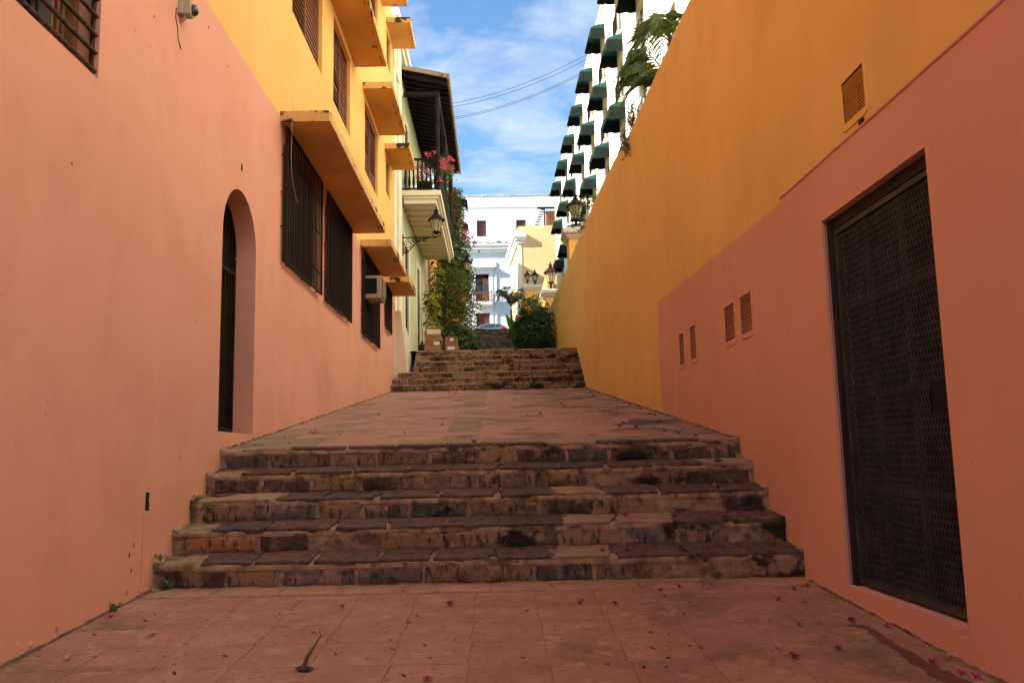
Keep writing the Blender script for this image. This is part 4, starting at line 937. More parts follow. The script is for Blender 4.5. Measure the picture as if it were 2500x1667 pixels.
part('beam', MB().box(4.0,5.8,70.58,70.72,22.15,22.3), 'wood_dark', PG)
for i in range(7): part('slat', MB().box(3.75+.09*i,4.12+.09*i,70.5,70.6,20.7+.22*i,20.77+.22*i), 'wood_dark', PG)
part('panel', MB().box(4.7,5.58,70.8,70.9,20.5,22.0), 'terracotta', PG)

# ------------------------------------------------------------------ white building closing the view
WY = 88.0
WB = thing('white_building', 'large pale blue and white building closing the end of the lane', 'building', (0, 92, 12.5))
def wall_y(mb, y, x0, x1, z0, z1, holes, dep):
    h2 = [(a,b,c,e) for a,b,c,e in holes]; t = holed_wall(MB(), 0, x0, x1, z0, z1, h2, dep, -1, back=9)
    mb.add([(yy, y+xx, zz) for xx, yy, zz in t.v], t.f); return mb
WH = [(-1.55,-.55,24.4,26.15),(2.68,3.70,24.4,26.15),(-1.77,-.36,17.3,20.3),(-1.75,-.33,12.6,16.1)]
part('wall', wall_y(MB(), WY, -14, 16, 12, 27.7, WH, .35), 'white_wall', WB)
part('parapet', MB().box(-14.0,16,WY+.02,WY+.5,27.702,28.85), 'parapet', WB)
part('parapet_cap', MB().box(-14.02,16.02,WY-.06,WY+.55,28.851,28.95), 'stained_top', WB)
part('string_course', MB().box(-14,16,WY-.05,WY+.02,27.55,27.70), 'white_trim', WB)
part('cornice', MB().box(-14,2.2,WY-.22,WY+.01,22.6,22.9).box(-14,2.2,WY-.42,WY+.01,22.901,23.25).box(-14,2.2,WY-.55,WY+.01,23.251,23.42), 'white_trim', WB, bevel=.03)
part('cornice_top', MB().box(-14,2.2,WY-.5,WY+.01,23.421,23.75), 'stained_top', WB)
def shutters(h, nx=2, nz=3, m='shutter'):
    a, b, c, e = h
    w = part('window', MB().box(a,b,WY+.20,WY+.24,c,e), m, WB)
    part('frame', MB().box(a,a+.07,WY+.12,WY+.2,c,e).box(b-.07,b,WY+.12,WY+.2,c,e).box(a+.07,b-.07,WY+.12,WY+.2,e-.08,e).box((a+b)/2-.03,(a+b)/2+.03,WY+.12,WY+.2,c,e-.08), m, w)
    for i in range(nx):
        for k in range(nz):
            xa = a+.12+(b-a-.1)/nx*i; part('panel', MB().box(xa,xa+(b-a)/nx-.17,WY+.165,WY+.2,c+.08+(e-c-.1)/nz*k,c+(e-c-.1)/nz*(k+1)-.04), 'shutter', w, bevel=.02)
    return w
shutters(WH[0]); shutters(WH[1])
a, b, c, e = WH[2]
bd = part('balcony_door', MB().box(a,b,WY+.24,WY+.28,c,e), 'wood_dark', WB)
part('leaf', MB().box((a+b)/2,b,WY+.10,WY+.14,c,e-.45), 'shutter', bd); part('pane', MB().box((a+b)/2+.14,b-.1,WY+.085,WY+.0995,c+.9,c+1.9), 'glass', bd); part('pane', MB().box(a+.1,(a+b)/2-.1,WY+.20,WY+.2395,c+.9,c+1.9), 'glass', bd)
part('panel', MB().box((a+b)/2+.14,b-.1,WY+.085,WY+.0995,c+.1,c+.75), 'shutter', bd, bevel=.02); part('panel', MB().box(a+.1,(a+b)/2-.08,WY+.20,WY+.2395,e-.95,e-.45), 'shutter', bd)
part('surround', MB().box(a-.42,a,WY-.05,WY+.01,c,e+.45).box(b,b+.42,WY-.05,WY+.01,c,e+.45).box(a,b,WY-.05,WY+.01,e,e+.45).box(a-.6,b+.6,WY-.35,WY+.01,e+.451,e+.62).box(a-.75,b+.75,WY-.5,WY+.01,e+.621,e+.8), 'white_trim', bd, bevel=.02)
bs = part('balcony', MB().box(-2.05,.0,WY-.55,WY+.01,16.9,17.25).box(-1.95,-.1,WY-.4,WY+.01,16.7,16.899), 'white_trim', WB, bevel=.02)
part('handrail', MB().box(-2.0,-.05,WY-.52,WY-.46,18.2,18.28).box(-2.0,-.05,WY-.51,WY-.47,17.32,17.38).box(-2.02,-1.94,WY-.53,WY-.45,17.25,18.42).box(-.11,-.03,WY-.53,WY-.45,17.25,18.42), 'wood_brown', bs)
for i in range(12): part('baluster', MB().box(-1.88+.152*i,-1.84+.152*i,WY-.51,WY-.47,17.38,18.2), 'wood_brown', bs)
a, b, c, e = WH[3]
gd = part('garage_door', MB().box(a,b,WY+.24,WY+.28,c,e), 'shutter', WB)
for i in range(6): part('plank', MB().box(a+.02+.237*i,a+.225+.237*i,WY+.20,WY+.2395,c+.05,e-.05), 'shutter', gd, bevel=.012)
part('surround', MB().box(a-.4,a,WY-.05,WY+.01,12.6,e+.55).box(b,b+.4,WY-.05,WY+.01,12.6,e+.55).box(a,b,WY-.05,WY+.01,e,e+.55), 'white_trim', gd, bevel=.02)
part('downpipe', MB().tube([(.42,WY-.06,12.7),(.42,WY-.06,21.6)], .05, 6), 'white_trim', WB)

# ------------------------------------------------------------------ parked car (side on, nose to the left)
car = thing('parked_car', 'silver blue hatchback parked across the top of the far steps', 'car', (-.75, 82, 12.5))
CX, CY, CZ = -.75, 82.0, 12.5
def ring(x, w, pts): return [(CX+x, CY+sg*w*f, CZ+z) for sg in (1,) for f, z in pts]
sec = [(-2.12,.55,.30,.55,.62),(-2.05,.72,.22,.62,.70),(-1.6,.84,.20,.74,.82),(-.95,.88,.20,.83,.92),(-.3,.89,.20,.87,.95),(.6,.89,.20,.90,.98),(1.3,.88,.22,.93,1.02),(1.85,.84,.24,.92,1.03),(2.08,.74,.30,.88,1.0),(2.14,.55,.38,.80,.92)]
bm_ = MB(); K = 8
for x, w, z0, z1, z2 in sec:
    for f, z in ((0,z0),(.9,z0),(1,z0+.1),(1,z1-.08),(.95,z1),(.8,z2),(0,z2+.01)): bm_.v.append((CX+x,CY-w*f,CZ+z))
    for f, z in ((.8,z2),(.95,z1),(1,z1-.08),(1,z0+.1),(.9,z0)): bm_.v.append((CX+x,CY+w*f,CZ+z))
K = 12
for i in range(len(sec)-1):
    for k in range(K): bm_.f.append((i*K+k,i*K+(k+1)%K,(i+1)*K+(k+1)%K,(i+1)*K+k))
bm_.f += [tuple(range(K)), tuple(range((len(sec)-1)*K,len(sec)*K))]
o = part('body', bm_, 'car_paint', car, smooth=True)
gs = [(-1.0,.80,.92,.93),(-.35,.70,.94,1.30),(.25,.66,.97,1.45),(.9,.66,.99,1.45),(1.5,.67,1.0,1.36),(1.95,.72,1.0,1.10)]
cabn = MB()
for x, w, z0, z1 in gs:
    for f, z in ((1.22,z0),(1.0,z1-.06),(.85,z1),(-.85,z1),(-1.0,z1-.06),(-1.22,z0)): cabn.v.append((CX+x,CY-w*f*.95,CZ+z))
for i in range(len(gs)-1):
    for k in range(5): cabn.f.append((i*6+k,i*6+k+1,(i+1)*6+k+1,(i+1)*6+k))
cabn.f += [tuple(range(6)), tuple(range(30,36))]
part('cabin', cabn, 'car_paint', car, smooth=True)
for sg in (-1, 1):
    for poly in ([(-.72,.985),(-.28,1.26),(.22,1.37),(.22,1.0)],[(.30,1.0),(.30,1.375),(.85,1.37),(.95,1.02)],[(1.03,1.03),(.95,1.36),(1.35,1.30),(1.52,1.08)]):
        vs = [(CX+x, CY+sg*(.80-(z-.95)*.32), CZ+z) for x, z in poly]; vi = [(a_, b_-sg*.03, c_) for a_, b_, c_ in vs]; n = 4
        part('side_window', MB().add(vs+vi, [(0,1,2,3),(7,6,5,4)]+[(i,(i+1)%4,4+(i+1)%4,4+i) for i in range(4)]), 'glass', car)
    for wx in (-1.33, 1.32):
        wv = MB().lathe([(.20,0),(.30,.01),(.325,.04),(.325,.17),(.30,.2),(.2,.2)], (0,0,0), 20); wv.v = [(CX+wx+x, CY+sg*(.70+z*.98), CZ+.325+y) for x, y, z in wv.v]
        t = part('wheel', wv, 'rubber', car); rv_ = MB().lathe([(.05,0),(.2,.01),(.21,.03),(.05,.035)], (0,0,0), 14); rv_.v = [(CX+wx+x, CY+sg*(.885+z), CZ+.325+y) for x, y, z in rv_.v]
        part('rim', rv_, 'chrome', t)
    part('tail_light', MB().prism([(CX+1.55,CZ+.90),(CX+2.02,CZ+.86),(CX+2.06,CZ+1.0),(CX+1.85,CZ+1.07),(CX+1.6,CZ+1.02)], 'y', CY+sg*.70, CY+sg*.875), 'tail_red', car, bevel=.02)
    part('headlight', MB().prism([(CX-2.06,CZ+.58),(CX-1.75,CZ+.66),(CX-1.78,CZ+.76),(CX-2.02,CZ+.69)], 'y', CY+sg*.55, CY+sg*.82), 'head_glass', car, bevel=.02)
    part('mirror', MB().box(CX-.62,CX-.5,CY+sg*.86,CY+sg*1.0,CZ+.97,CZ+1.08), 'car_paint', car, bevel=.03)

# ------------------------------------------------------------------ overhead wires
wa = [((-2.74,46,20.95),(5.55,42.6,22.35)),((-2.74,46,20.75),(5.55,42.6,22.1)),((-2.74,46,20.1),(5.55,43.4,21.85)),((-2.74,46,20.0),(5.55,43.4,21.75))]
wl = ['topmost of the thin wires crossing the sky','second thin wire from the top across the sky','third thin wire from the top across the sky','lowest of the thin wires crossing the sky']
mast = thing('wire_mast', 'short roof mast behind the balcony roof carrying the overhead wires', 'mast', (-2.9,46,20.4))
part('pole', MB().tube([(-2.85,46,20.3),(-2.85,46,21.4)], .05, 6), 'iron', mast); part('arm', MB().box(-2.86,-2.66,45.95,46.05,19.9,20.98), 'iron', mast)
for (p, s), lb in zip(wa, wl):
    pp = []
    for i in range(21):
        f = i/20; v = Vector(p).lerp(Vector(s), f); v.z -= .45*4*f*(1-f); pp.append(tuple(v))
    tag(part('overhead_wire', MB().tube(pp, .012, 5), 'cable'), lb, 'wire', 'wires crossing the sky')

# ------------------------------------------------------------------ foliage
def leaf(mb, p, n, up, s, asp=.62, fold=.18):
    """one pointed leaf: 4 triangles folded along the midrib"""
    n = n.normalized(); t = (up - n*up.dot(n)); t = t.normalized() if t.length > 1e-4 else n.orthogonal().normalized()
    b = n.cross(t); a = p-t*s*.5; e = p+t*s*.5; w = s*asp*.5
    l = p-b*w+n*fold*s-t*s*.08; r = p+b*w+n*fold*s-t*s*.08
    k = len(mb.v); mb.v += [tuple(a), tuple(l), tuple(e), tuple(r), tuple(p+t*s*.05)]; mb.f += [(k,k+4,k+1),(k+4,k+2,k+1),(k,k+3,k+4),(k+4,k+3,k+2)]
def rvec(q): 
    while True:
        v = Vector((q.uniform(-1,1), q.uniform(-1,1), q.uniform(-1,1)))
        if .05 < v.length < 1: return v
def cloud(blobs, n, size, seed, shell=.55, droop=.35, asp=.62, clump=1):
    """leaves spread through a set of ellipsoids (centre, radii), denser near the skin, in small sprigs"""
    q = random.Random(seed); mb = MB(); wts = [b[1][0]*b[1][1]+b[1][1]*b[1][2]+b[1][0]*b[1][2] for b in blobs]
    for _ in range(n):
        c, r = q.choices(blobs, wts)[0]; v = rvec(q).normalized(); f = (shell+(1-shell)*q.random()**.6)*(1+q.gauss(0,.06))
        p0 = Vector((c[0]+v.x*r[0]*f, c[1]+v.y*r[1]*f, c[2]+v.z*r[2]*f))
        for k in range(clump):
            p = p0+Vector((q.gauss(0,size*.8), q.gauss(0,size*.8), q.gauss(0,size*.6))) if k else p0
            nn = v+rvec(q)*.8+Vector((0,0,.25)); leaf(mb, p, nn, Vector((q.uniform(-1,1), q.uniform(-1,1), -droop-q.random())), size*q.uniform(.6,1.35), asp)
    return mb
def blossoms(spots, n, size, seed, spread):
    q = random.Random(seed); mb = MB()
    for _ in range(n):
        c = Vector(q.choice(spots)); p = c+Vector((q.gauss(0,spread), q.gauss(0,spread), q.gauss(0,spread*.8)))
        ax = rvec(q).normalized()
        for k in range(3):
            a = 2*math.pi*k/3; o = ax.orthogonal().normalized(); o = Quaternion(ax, a) @ o
            leaf(mb, p+o*size*.35, ax*.8+o*.5, o, size, .8, .1)
    return mb
def stems(roots_tips, r, seed, m='bark'):
    q = random.Random(seed); mb = MB()
    for a, b in roots_tips:
        a, b = Vector(a), Vector(b); pts = []
        for i in range(7):
            f = i/6; p = a.lerp(b, f)+Vector((q.uniform(-1,1), q.uniform(-1,1), 0))*.12*math.sin(f*math.pi); pts.append(tuple(p))
        mb.tube(pts, [r*(1-.75*i/6) for i in range(7)], 6)
    return mb
# big climbing vine on the left, past the balcony
vn = thing('climbing_vine', 'tall dark green climbing vine falling beside the balcony to the lane', 'vine', (-2.2, 35, 5.2))
vb = [((-2.0,34.4,12.2),(.32,.7,1.4)),((-1.78,34.6,10.9),(.48,.9,1.1)),((-1.62,35.2,9.6),(.66,1.2,1.1)),((-1.6,36,8.6),(.75,1.4,1.0)),((-1.9,36.5,7.6),(.7,1.5,1.0)),((-1.45,34.2,11.4),(.25,.5,.8))]
part('foliage', cloud(vb, 3600, .15, 3, .6, .9, .75, 2), 'leaf_dark', vn); part('foliage', cloud([((c[0]+.1,c[1]-.3,c[2]),r) for c, r in vb], 700, .15, 4, .8, .9, .75, 2), 'leaf_mid', vn)
part('stem', stems([((-2.4,35,5.0),(-1.9,34.6,12.6)),((-2.3,35.6,5.1),(-1.6,35,10.8)),((-2.5,34.6,5.0),(-2.0,34.3,13.0))], .07, 5), 'bark', vn)
part('blossom', blossoms([(-1.55,33.9,11.3),(-1.45,34.0,11.0),(-1.30,34.1,10.7),(-1.15,34.2,10.3),(-1.05,34.4,10.05),(-1.6,33.7,11.7)], 130, .085, 6, .12), 'flower_red', vn)
tw = stems([((-1.0,34.4,10.0),(-.55,34.2,9.6)),((-1.2,34.0,9.2),(-.75,34.4,8.3))], .012, 8); part('tendril', tw, 'bark', vn)
part('foliage', cloud([((-.75,34.3,9.8),(.25,.1,.18)),((-.98,35,8.4),(.22,.4,.8)),((-.95,36,7.4),(.3,.5,.5))], 130, .09, 9, .2, .8, .6, 1), 'leaf_mid', vn)
# shrub at the foot of the vine
sh = thing('flowering_shrub', 'broad olive green shrub with a few orange flowers below the vine', 'shrub', (-1.6, 33, 4.9))
sb = [((-1.58,32.6,7.2),(.55,.9,.9)),((-1.48,32.4,6.2),(.70,1.0,.9)),((-1.35,32.0,5.5),(.85,1.0,.75)),((-1.75,31.6,5.3),(.4,.8,.7)),((-1.15,32.2,6.9),(.45,.6,.6)),((-1.5,33,8.0),(.55,.7,.7))]
part('foliage', cloud(sb, 2600, .11, 12, .45, .5, .6, 2), 'leaf_olive', sh); part('foliage', cloud([((-1.35,32.0,5.3),(.9,1.0,.75)),((-1.2,31.6,5.0),(.8,.7,.6))], 1100, .14, 13, .5, .6, .6, 2), 'leaf_dark', sh)
part('stem', stems([((-1.7,32.6,4.9),(-1.4,32.4,7.2)),((-1.6,32.2,4.9),(-1.0,32.2,6.6)),((-1.8,32.8,4.9),(-1.9,32.4,7.4)),((-1.5,32.8,4.9),(-1.4,33,8.2))], .045, 14), 'bark', sh)
part('blossom', blossoms([(-1.35,31.3,6.1),(-1.0,31.5,5.75),(-1.15,31.4,6.9),(-.9,31.4,5.3)], 14, .09, 15, .04), 'flower_orange', sh)
lo = thing('leafy_twig_bush', 'thin wispy bush with tiny leaves against the white building', 'shrub', (-1.05, 36.5, 5.4))
part('foliage', cloud([((-.95,36.3,8.0),(.45,.5,.9)),((-.75,36.5,7.0),(.4,.5,.8)),((-.85,36.4,6.2),(.5,.5,.6)),((-.55,36.4,7.7),(.25,.3,.35))], 420, .085, 17, .1, .4, .55, 2), 'leaf_olive', lo)
part('stem', stems([((-1.1,36.5,5.4),(-.7,36.3,8.6)),((-1.0,36.5,5.4),(-.45,36.4,7.6)),((-1.1,36.6,5.4),(-.95,36.4,8.9)),((-1,36.5,5.4),(-.4,36.6,6.9))], .022, 18), 'bark', lo)
def croton(c, h, label, seed, n=70, f0=.25):
    o = thing('variegated_plant', label, 'plant', c, 'yellow leaved plants by the orange house'); q = random.Random(seed)
    ml, md = MB(), MB()
    for i in range(n):
        a = q.uniform(0,6.28); f = q.uniform(f0,1); rr = .34*q.uniform(.3,1)
        p = Vector((c[0]+rr*math.cos(a), c[1]+rr*math.sin(a), c[2]+h*f)); leaf(ml if q.random() < .7 else md, p, Vector((math.cos(a)*.5,math.sin(a)*.5,.8)), Vector((math.cos(a),math.sin(a),-.35)), q.uniform(.18,.32), .55)
    part('foliage', ml, 'leaf_yellow', o); part('foliage', md, 'leaf_mid', o)
    part('stem', stems([(c,(c[0]+.1,c[1],c[2]+h*.9)),(c,(c[0]-.15,c[1],c[2]+h*.8))], .025, seed), 'bark', o)
croton((-2.22,30.2,4.75), 2.2, 'yellow leaved plant low against the orange house', 41, 85, .45)
croton((-2.16,32.3,4.95), 3.6, 'tall yellow leaved climber on the orange house wall', 42, 120, .6)
croton((-2.08,29.2,4.6), 1.15, 'green and yellow grassy plant just behind the cardboard boxes', 43, 60, .3)

# right-hand shrubs
rs = thing('flowering_shrub', 'big dark green bush with orange flowers against the end of the yellow wall', 'shrub', (1.5, 32, 4.9))
rb = [((1.35,32.2,5.5),(.72,.8,.65)),((1.85,31.2,5.4),(.40,.8,.7)),((1.18,32.4,6.0),(.38,.7,.5)),((1.55,32.6,6.3),(.45,.7,.6)),((1.35,32.8,6.8),(.22,.5,.4)),((1.9,31.6,6.2),(.30,.5,.5))]
part('foliage', cloud(rb, 2500, .14, 22, .5, .6, .6, 2), 'leaf_dark', rs); part('foliage', cloud([((1.42,32,6.45),(.38,.6,.5)),((1.65,32.4,6.9),(.28,.5,.35))], 300, .11, 23, .3, .5, .55, 2), 'leaf_mid', rs)
part('stem', stems([((1.4,32.2,4.9),(1.1,32.4,7.0)),((1.5,32.2,4.9),(1.6,32.5,7.2)),((1.6,32,4.9),(1.9,31.5,6.5))], .05, 24), 'bark', rs)
part('blossom', blossoms([(1.3,31.5,6.6),(1.38,31.5,6.5),(1.0,31.6,6.3),(1.25,31.6,6.75)], 18, .085, 25, .06), 'flower_orange', rs)
ft = thing('feathery_tree', 'light green feathery sapling in front of the broad distant pillar', 'tree', (1.5, 34, 5.1))
q = random.Random(26); fm = MB(); bmb = MB()
bmb.tube([(1.5,34,5.1),(1.52,34,6.3),(1.62,33.9,7.2),(1.7,33.8,7.6)], [.04,.03,.02,.01], 6)
def feather(mb, bs, a, c, L, droop, seg, lw, ll, q, upv=.35):
    """pinnate frond: returns rachis points"""
    d_ = Vector((math.cos(a), math.sin(a), upv)).normalized(); p = Vector(c); pts = [p.copy()]
    for i in range(seg):
        d_ = (d_+Vector((0,0,-droop/seg*(.4+1.3*i/seg)))).normalized(); p = p+d_*(L/seg); pts.append(p.copy())
    for i in range(1, seg+1):
        t = (pts[i]-pts[i-1]).normalized(); sd = t.cross(Vector((0,0,1))); sd = sd.normalized() if sd.length > .05 else Vector((1,0,0)); f = i/seg
        ln = ll*(math.sin(math.pi*min(1,.12+.86*f))**.6)*q.uniform(.85,1.1)
        for sg in (-1, 1):
            dd = (sd*sg*.8+t*.75+Vector((0,0,-.25-.35*q.random()))).normalized(); b0 = pts[i]; e0 = b0+dd*ln+Vector((0,0,-ln*.18)); wv = t*lw*.5; md = b0.lerp(e0,.45)+Vector((0,0,ln*.06))
            k = len(mb.v); mb.v += [tuple(b0), tuple(md+wv), tuple(e0), tuple(md-wv)]; mb.f += [(k,k+1,k+2),(k,k+2,k+3)]
    bs.tube([tuple(x) for x in pts], [.014*(1-.8*i/seg)+.002 for i in range(seg+1)], 5)
for i in range(13):
    feather(fm, bmb, q.uniform(0,6.28), (1.72+q.uniform(-.1,.12),33.9,6.9+q.uniform(-.3,.7)), q.uniform(.4,.68), .9, 14, .035, .12, q, .5)
part('crown', fm, 'leaf_mid', ft); part('trunk', bmb, 'bark', ft)

def palm(c, h, nf, L, label, m, seed, ll=.45, angs=None, seg=34, trunk=.06, lw=.03, upv=(.3,1.0), droop=(1.0,1.6)):
    o = thing('palm', label, 'palm', c); q = random.Random(seed); fr = MB(); bs = MB()
    top_ = Vector((c[0]+.05, c[1], c[2]+h))
    bs.tube([c,(c[0]+.03,c[1],c[2]+h*.5),tuple(top_)], [trunk,trunk*.8,trunk*.6], 8)
    for i in range(nf):
        a = angs[i] if angs else 2*math.pi*i/nf+q.uniform(-.3,.3)
        feather(fr, bs, a, tuple(top_), L*q.uniform(.8,1.1), q.uniform(*droop), seg, lw, ll, q, q.uniform(*upv))
    part('crown', fr, m, o); part('trunk', bs, 'bark', o); return o
bn = MB(); q = random.Random(50)
for (a, b, w) in (((1.1,36,6.0),(.55,35.6,7.05),.16),((1.15,36,6.0),(.75,35.5,6.9),.14)):
    A, B = Vector(a), Vector(b); t = (B-A).normalized(); sd = t.cross(Vector((0,1,0))).normalized(); k = len(bn.v); N = 7
    for i in range(N+1):
        f = i/N; ww = w*math.sin(math.pi*min(1,.08+.9*f)); p = A.lerp(B,f)
        bn.v += [tuple(p-sd*ww), tuple(p+Vector((0,.05,0))), tuple(p+sd*ww)]
    for i in range(N):
        j = k+i*3; bn.f += [(j,j+1,j+4,j+3),(j+1,j+2,j+5,j+4)]
bo = thing('banana_plant', 'broad bright green leaf leaning left beside the palm trunk', 'plant', (1.1,36,5.4)); part('leaf', bn, 'palm_leaf', bo); part('stalk', MB().tube([(1.12,36,5.3),(1.12,36,6.1)], .05, 6), 'leaf_mid', bo)
def frond_on(mb, bs, P, n, ll, lw, q):
    P = [Vector(p) for p in P]
    def bz(t): return P[0]*(1-t)**3+P[1]*3*t*(1-t)**2+P[2]*3*t*t*(1-t)+P[3]*t**3
    pts = [bz(i/n) for i in range(n+1)]
    for i in range(3, n+1):
        t = (pts[i]-pts[i-1]).normalized(); sd = t.cross(Vector((0,0,1))); sd = sd.normalized() if sd.length > .05 else Vector((0,1,0)); f = i/n
        ln = ll*(math.sin(math.pi*min(1,.15+.80*f))**.7)*q.uniform(.85,1.12)
        for sg in (-1, 1):
            dd = (sd*sg*.75+t*.65+Vector((0,0,.10-.45*q.random()))).normalized(); b0 = pts[i]; md = b0+dd*ln*.5; e0 = b0+dd*ln+Vector((0,0,-ln*.30)); wv = t*lw*.5
            k = len(mb.v); mb.v += [tuple(b0), tuple(md+wv), tuple(e0), tuple(md-wv)]; mb.f += [(k,k+1,k+2),(k,k+2,k+3)]
    bs.tube([tuple(x) for x in pts], [.013*(1-.8*i/n)+.002 for i in range(n+1)], 5)
def wall_palm(c, top_, fronds, label, seed):
    o = thing('palm', label, 'palm', c); q = random.Random(seed); fr, bs = MB(), MB()
    bs.tube([c,tuple((Vector(c)+Vector(top_))/2+Vector((.04,0,0))),top_], [.07,.055,.045], 8)
    for f in fronds: frond_on(fr, bs, [top_]+f, 34, .40, .018, q)
    part('crown', fr, 'palm_leaf', o); part('trunk', bs, 'bark', o)
wall_palm((3.0,13.2,5.55), (2.98,13.1,6.55), [
    [(2.90,13.0,7.55),(2.45,12.9,7.75),(2.02,12.9,6.95)],[(2.85,12.8,7.15),(2.42,12.7,7.20),(2.05,12.6,6.35)],[(2.9,13.4,7.6),(2.6,13.9,7.9),(2.3,14.3,7.2)],
    [(3.2,13.3,7.6),(3.6,13.6,7.7),(3.9,13.9,6.9)],[(3.1,12.6,7.6),(3.3,12.1,7.8),(3.5,11.7,7.0)],[(3.0,13.6,7.8),(3.1,14.2,8.0),(3.2,14.7,7.2)]],
    'palm leaning its fronds over the top of the yellow wall', 33)
wall_palm((3.35,14.4,5.55), (3.3,14.3,8.35), [
    [(3.1,14.2,9.0),(2.75,14.1,8.9),(2.55,14.0,7.65)],[(3.05,14.0,8.7),(2.8,13.8,8.6),(2.66,13.7,7.5)],[(3.1,14.6,9.1),(2.85,15.0,9.0),(2.65,15.2,8.0)],[(3.2,13.9,8.8),(3.0,13.5,8.7),(2.85,13.3,7.7)],
    [(3.5,14.3,9.2),(4.0,14.4,9.1),(4.3,14.5,8.2)],[(3.3,14.8,9.3),(3.4,15.4,9.3),(3.5,15.9,8.5)]],
    'taller palm at the top edge of the picture above the yellow wall', 34)
o = thing('palm', 'small dark palm silhouetted against the white building', 'palm', (.88,40.0,5.8)); q = random.Random(31); fr, bs = MB(), MB(); H_ = Vector((.88,40,8.05))
bs.tube([(.88,40,5.75),(.92,40,7.0),tuple(H_)], [.07,.055,.05], 8)
for i in range(13):
    a_ = 2*math.pi*i/13+q.uniform(-.2,.2); r_o = q.uniform(.75,1.15); up_ = q.uniform(.65,1.15); v_ = Vector((math.cos(a_), math.sin(a_), 0))
    frond_on(fr, bs, [tuple(H_), tuple(H_+v_*.15+Vector((0,0,up_*.8))), tuple(H_+v_*r_o*.65+Vector((0,0,up_*1.25))), tuple(H_+v_*r_o+Vector((0,0,up_*.45-.15)))], 26, .30, .022, q)
part('crown', fr, 'palm_dark', o); part('trunk', bs, 'bark', o)
dv = thing('hanging_creeper', 'dry brown creeper hanging over the wall below the palm', 'creeper', (2.42,13.6,6.3))
part('stem', stems([((2.5,13.6,7.1),(2.36,13.5,6.35)),((2.36,13.5,6.4),(2.24,13.4,5.85)),((2.5,14.2,6.9),(2.3,14,6.2))], .012, 35), 'bark', dv)
part('foliage', cloud([((2.40,13.55,6.6),(.10,.2,.4)),((2.26,13.45,6.1),(.05,.12,.3))], 190, .06, 36, .1, .9, .4, 2), 'dry_frond', dv)
lb = thing('leafy_branch', 'leafy green branches reaching over the wall in front of the nearest lantern', 'branch', (2.6,20.5,6.6))
part('stem', stems([((2.75,20.8,6.4),(2.0,20.2,7.05)),((2.75,20.8,6.4),(2.3,20.3,7.35)),((2.75,20.8,6.4),(2.15,20.2,6.65)),((2.75,20.8,6.4),(2.6,20.5,7.6))], .02, 37), 'bark', lb)
part('foliage', cloud([((2.25,20.3,6.95),(.30,.2,.22)),((2.42,20.4,7.25),(.22,.2,.2)),((2.2,20.3,6.62),(.15,.15,.15)),((2.6,20.5,7.4),(.2,.2,.25)),((1.98,20.2,7.02),(.12,.1,.08))], 95, .10, 38, .1, .5, .5, 2), 'leaf_mid', lb)
# bougainvillea and pot on the balcony
bf = thing('balcony_bougainvillea', 'pink bougainvillea spilling over the corner of the wooden balcony', 'flowers', (-1.6,24.8,9.02))
part('pot', MB().lathe([(.14,0),(.20,.05),(.24,.30),(.26,.32),(.24,.34)], (-2.0,24.98,9.01), 12), 'wood_dark', bf)
part('foliage', cloud([((-1.45,25.2,10.1),(.2,.35,.2)),((-1.9,24.9,9.7),(.45,.15,.4)),((-1.30,25.6,9.9),(.15,.4,.25))], 420, .075, 44, .1, .6, .6, 2), 'leaf_mid', bf)
part('stem', stems([((-2.0,24.98,9.3),(-1.4,25.1,10.2)),((-2.0,24.98,9.3),(-2.3,24.9,10.0)),((-2.0,24.98,9.3),(-1.35,25.6,9.9))], .012, 45), 'bark', bf)
part('blossom', blossoms([(-1.40,24.7,9.95),(-1.34,24.75,9.85),(-1.22,24.8,10.02),(-1.36,24.6,9.7),(-1.2,24.9,9.75)], 100, .055, 46, .07), 'flower_pink', bf)
part('blossom', blossoms([(-1.92,24.62,10.14),(-1.84,24.62,10.08),(-1.70,24.62,10.16),(-2.42,24.64,9.6),(-2.3,24.64,9.7),(-1.48,24.62,9.32),(-2.1,24.64,9.75),(-1.95,24.64,9.6),(-2.2,24.6,9.4)], 80, .045, 47, .05), 'flower_pink', bf)

# ------------------------------------------------------------------ cardboard boxes at the top of the second flight
def carton(x, y, z, w, dp, h, m, label, rz=0.0, paper=None, ink=False):
    o = thing('cardboard_box', label, 'box', (x,y,z), 'cartons left at the top of the steps'); o.rotation_euler = (0,0,rz)
    part('body', MB().box(x-w/2,x+w/2,y-dp/2,y+dp/2,z+.001,z+h), m, o, bevel=.006)
    part('flap', MB().box(x-w/2-.004,x-.003,y-dp/2-.004,y+dp/2,z+h+.001,z+h+.006), m, o); part('flap', MB().box(x+.003,x+w/2+.004,y-dp/2-.004,y+dp/2,z+h+.001,z+h+.006), m, o)
    if paper: part('paper_label', MB().box(x+w*paper[0],x+w*paper[1],y-dp/2-.003,y-dp/2-.001,z+h*paper[2],z+h*paper[3]), 'paper', o)
    if ink:
        for i in range(4): part('print_line', MB().box(x-w*.34,x-w*.1,y-dp/2-.0025,y-dp/2-.001,z+h*(.15+.19*i),z+h*(.20+.19*i)), 'ink', o); part('print_line', MB().box(x+w*.18,x+w*.36,y-dp/2-.0025,y-dp/2-.001,z+h*(.15+.19*i),z+h*(.20+.19*i)), 'ink', o)
    return o
by = 24.35; bz = gz(0, by)
carton(-1.75,by,bz,.48,.38,.13,'cardboard','flattish brown carton at the bottom of the tall pile on the steps',.02)
carton(-1.76,by+.02,bz+.137,.44,.36,.12,'cardboard','brown carton with white label, second from the bottom of the pile',-.02,(.1,.48,.1,.9))
carton(-1.72,by+.02,bz+.264,.50,.36,.09,'cardboard','wide brown carton under the pale one on the tall pile',.03)
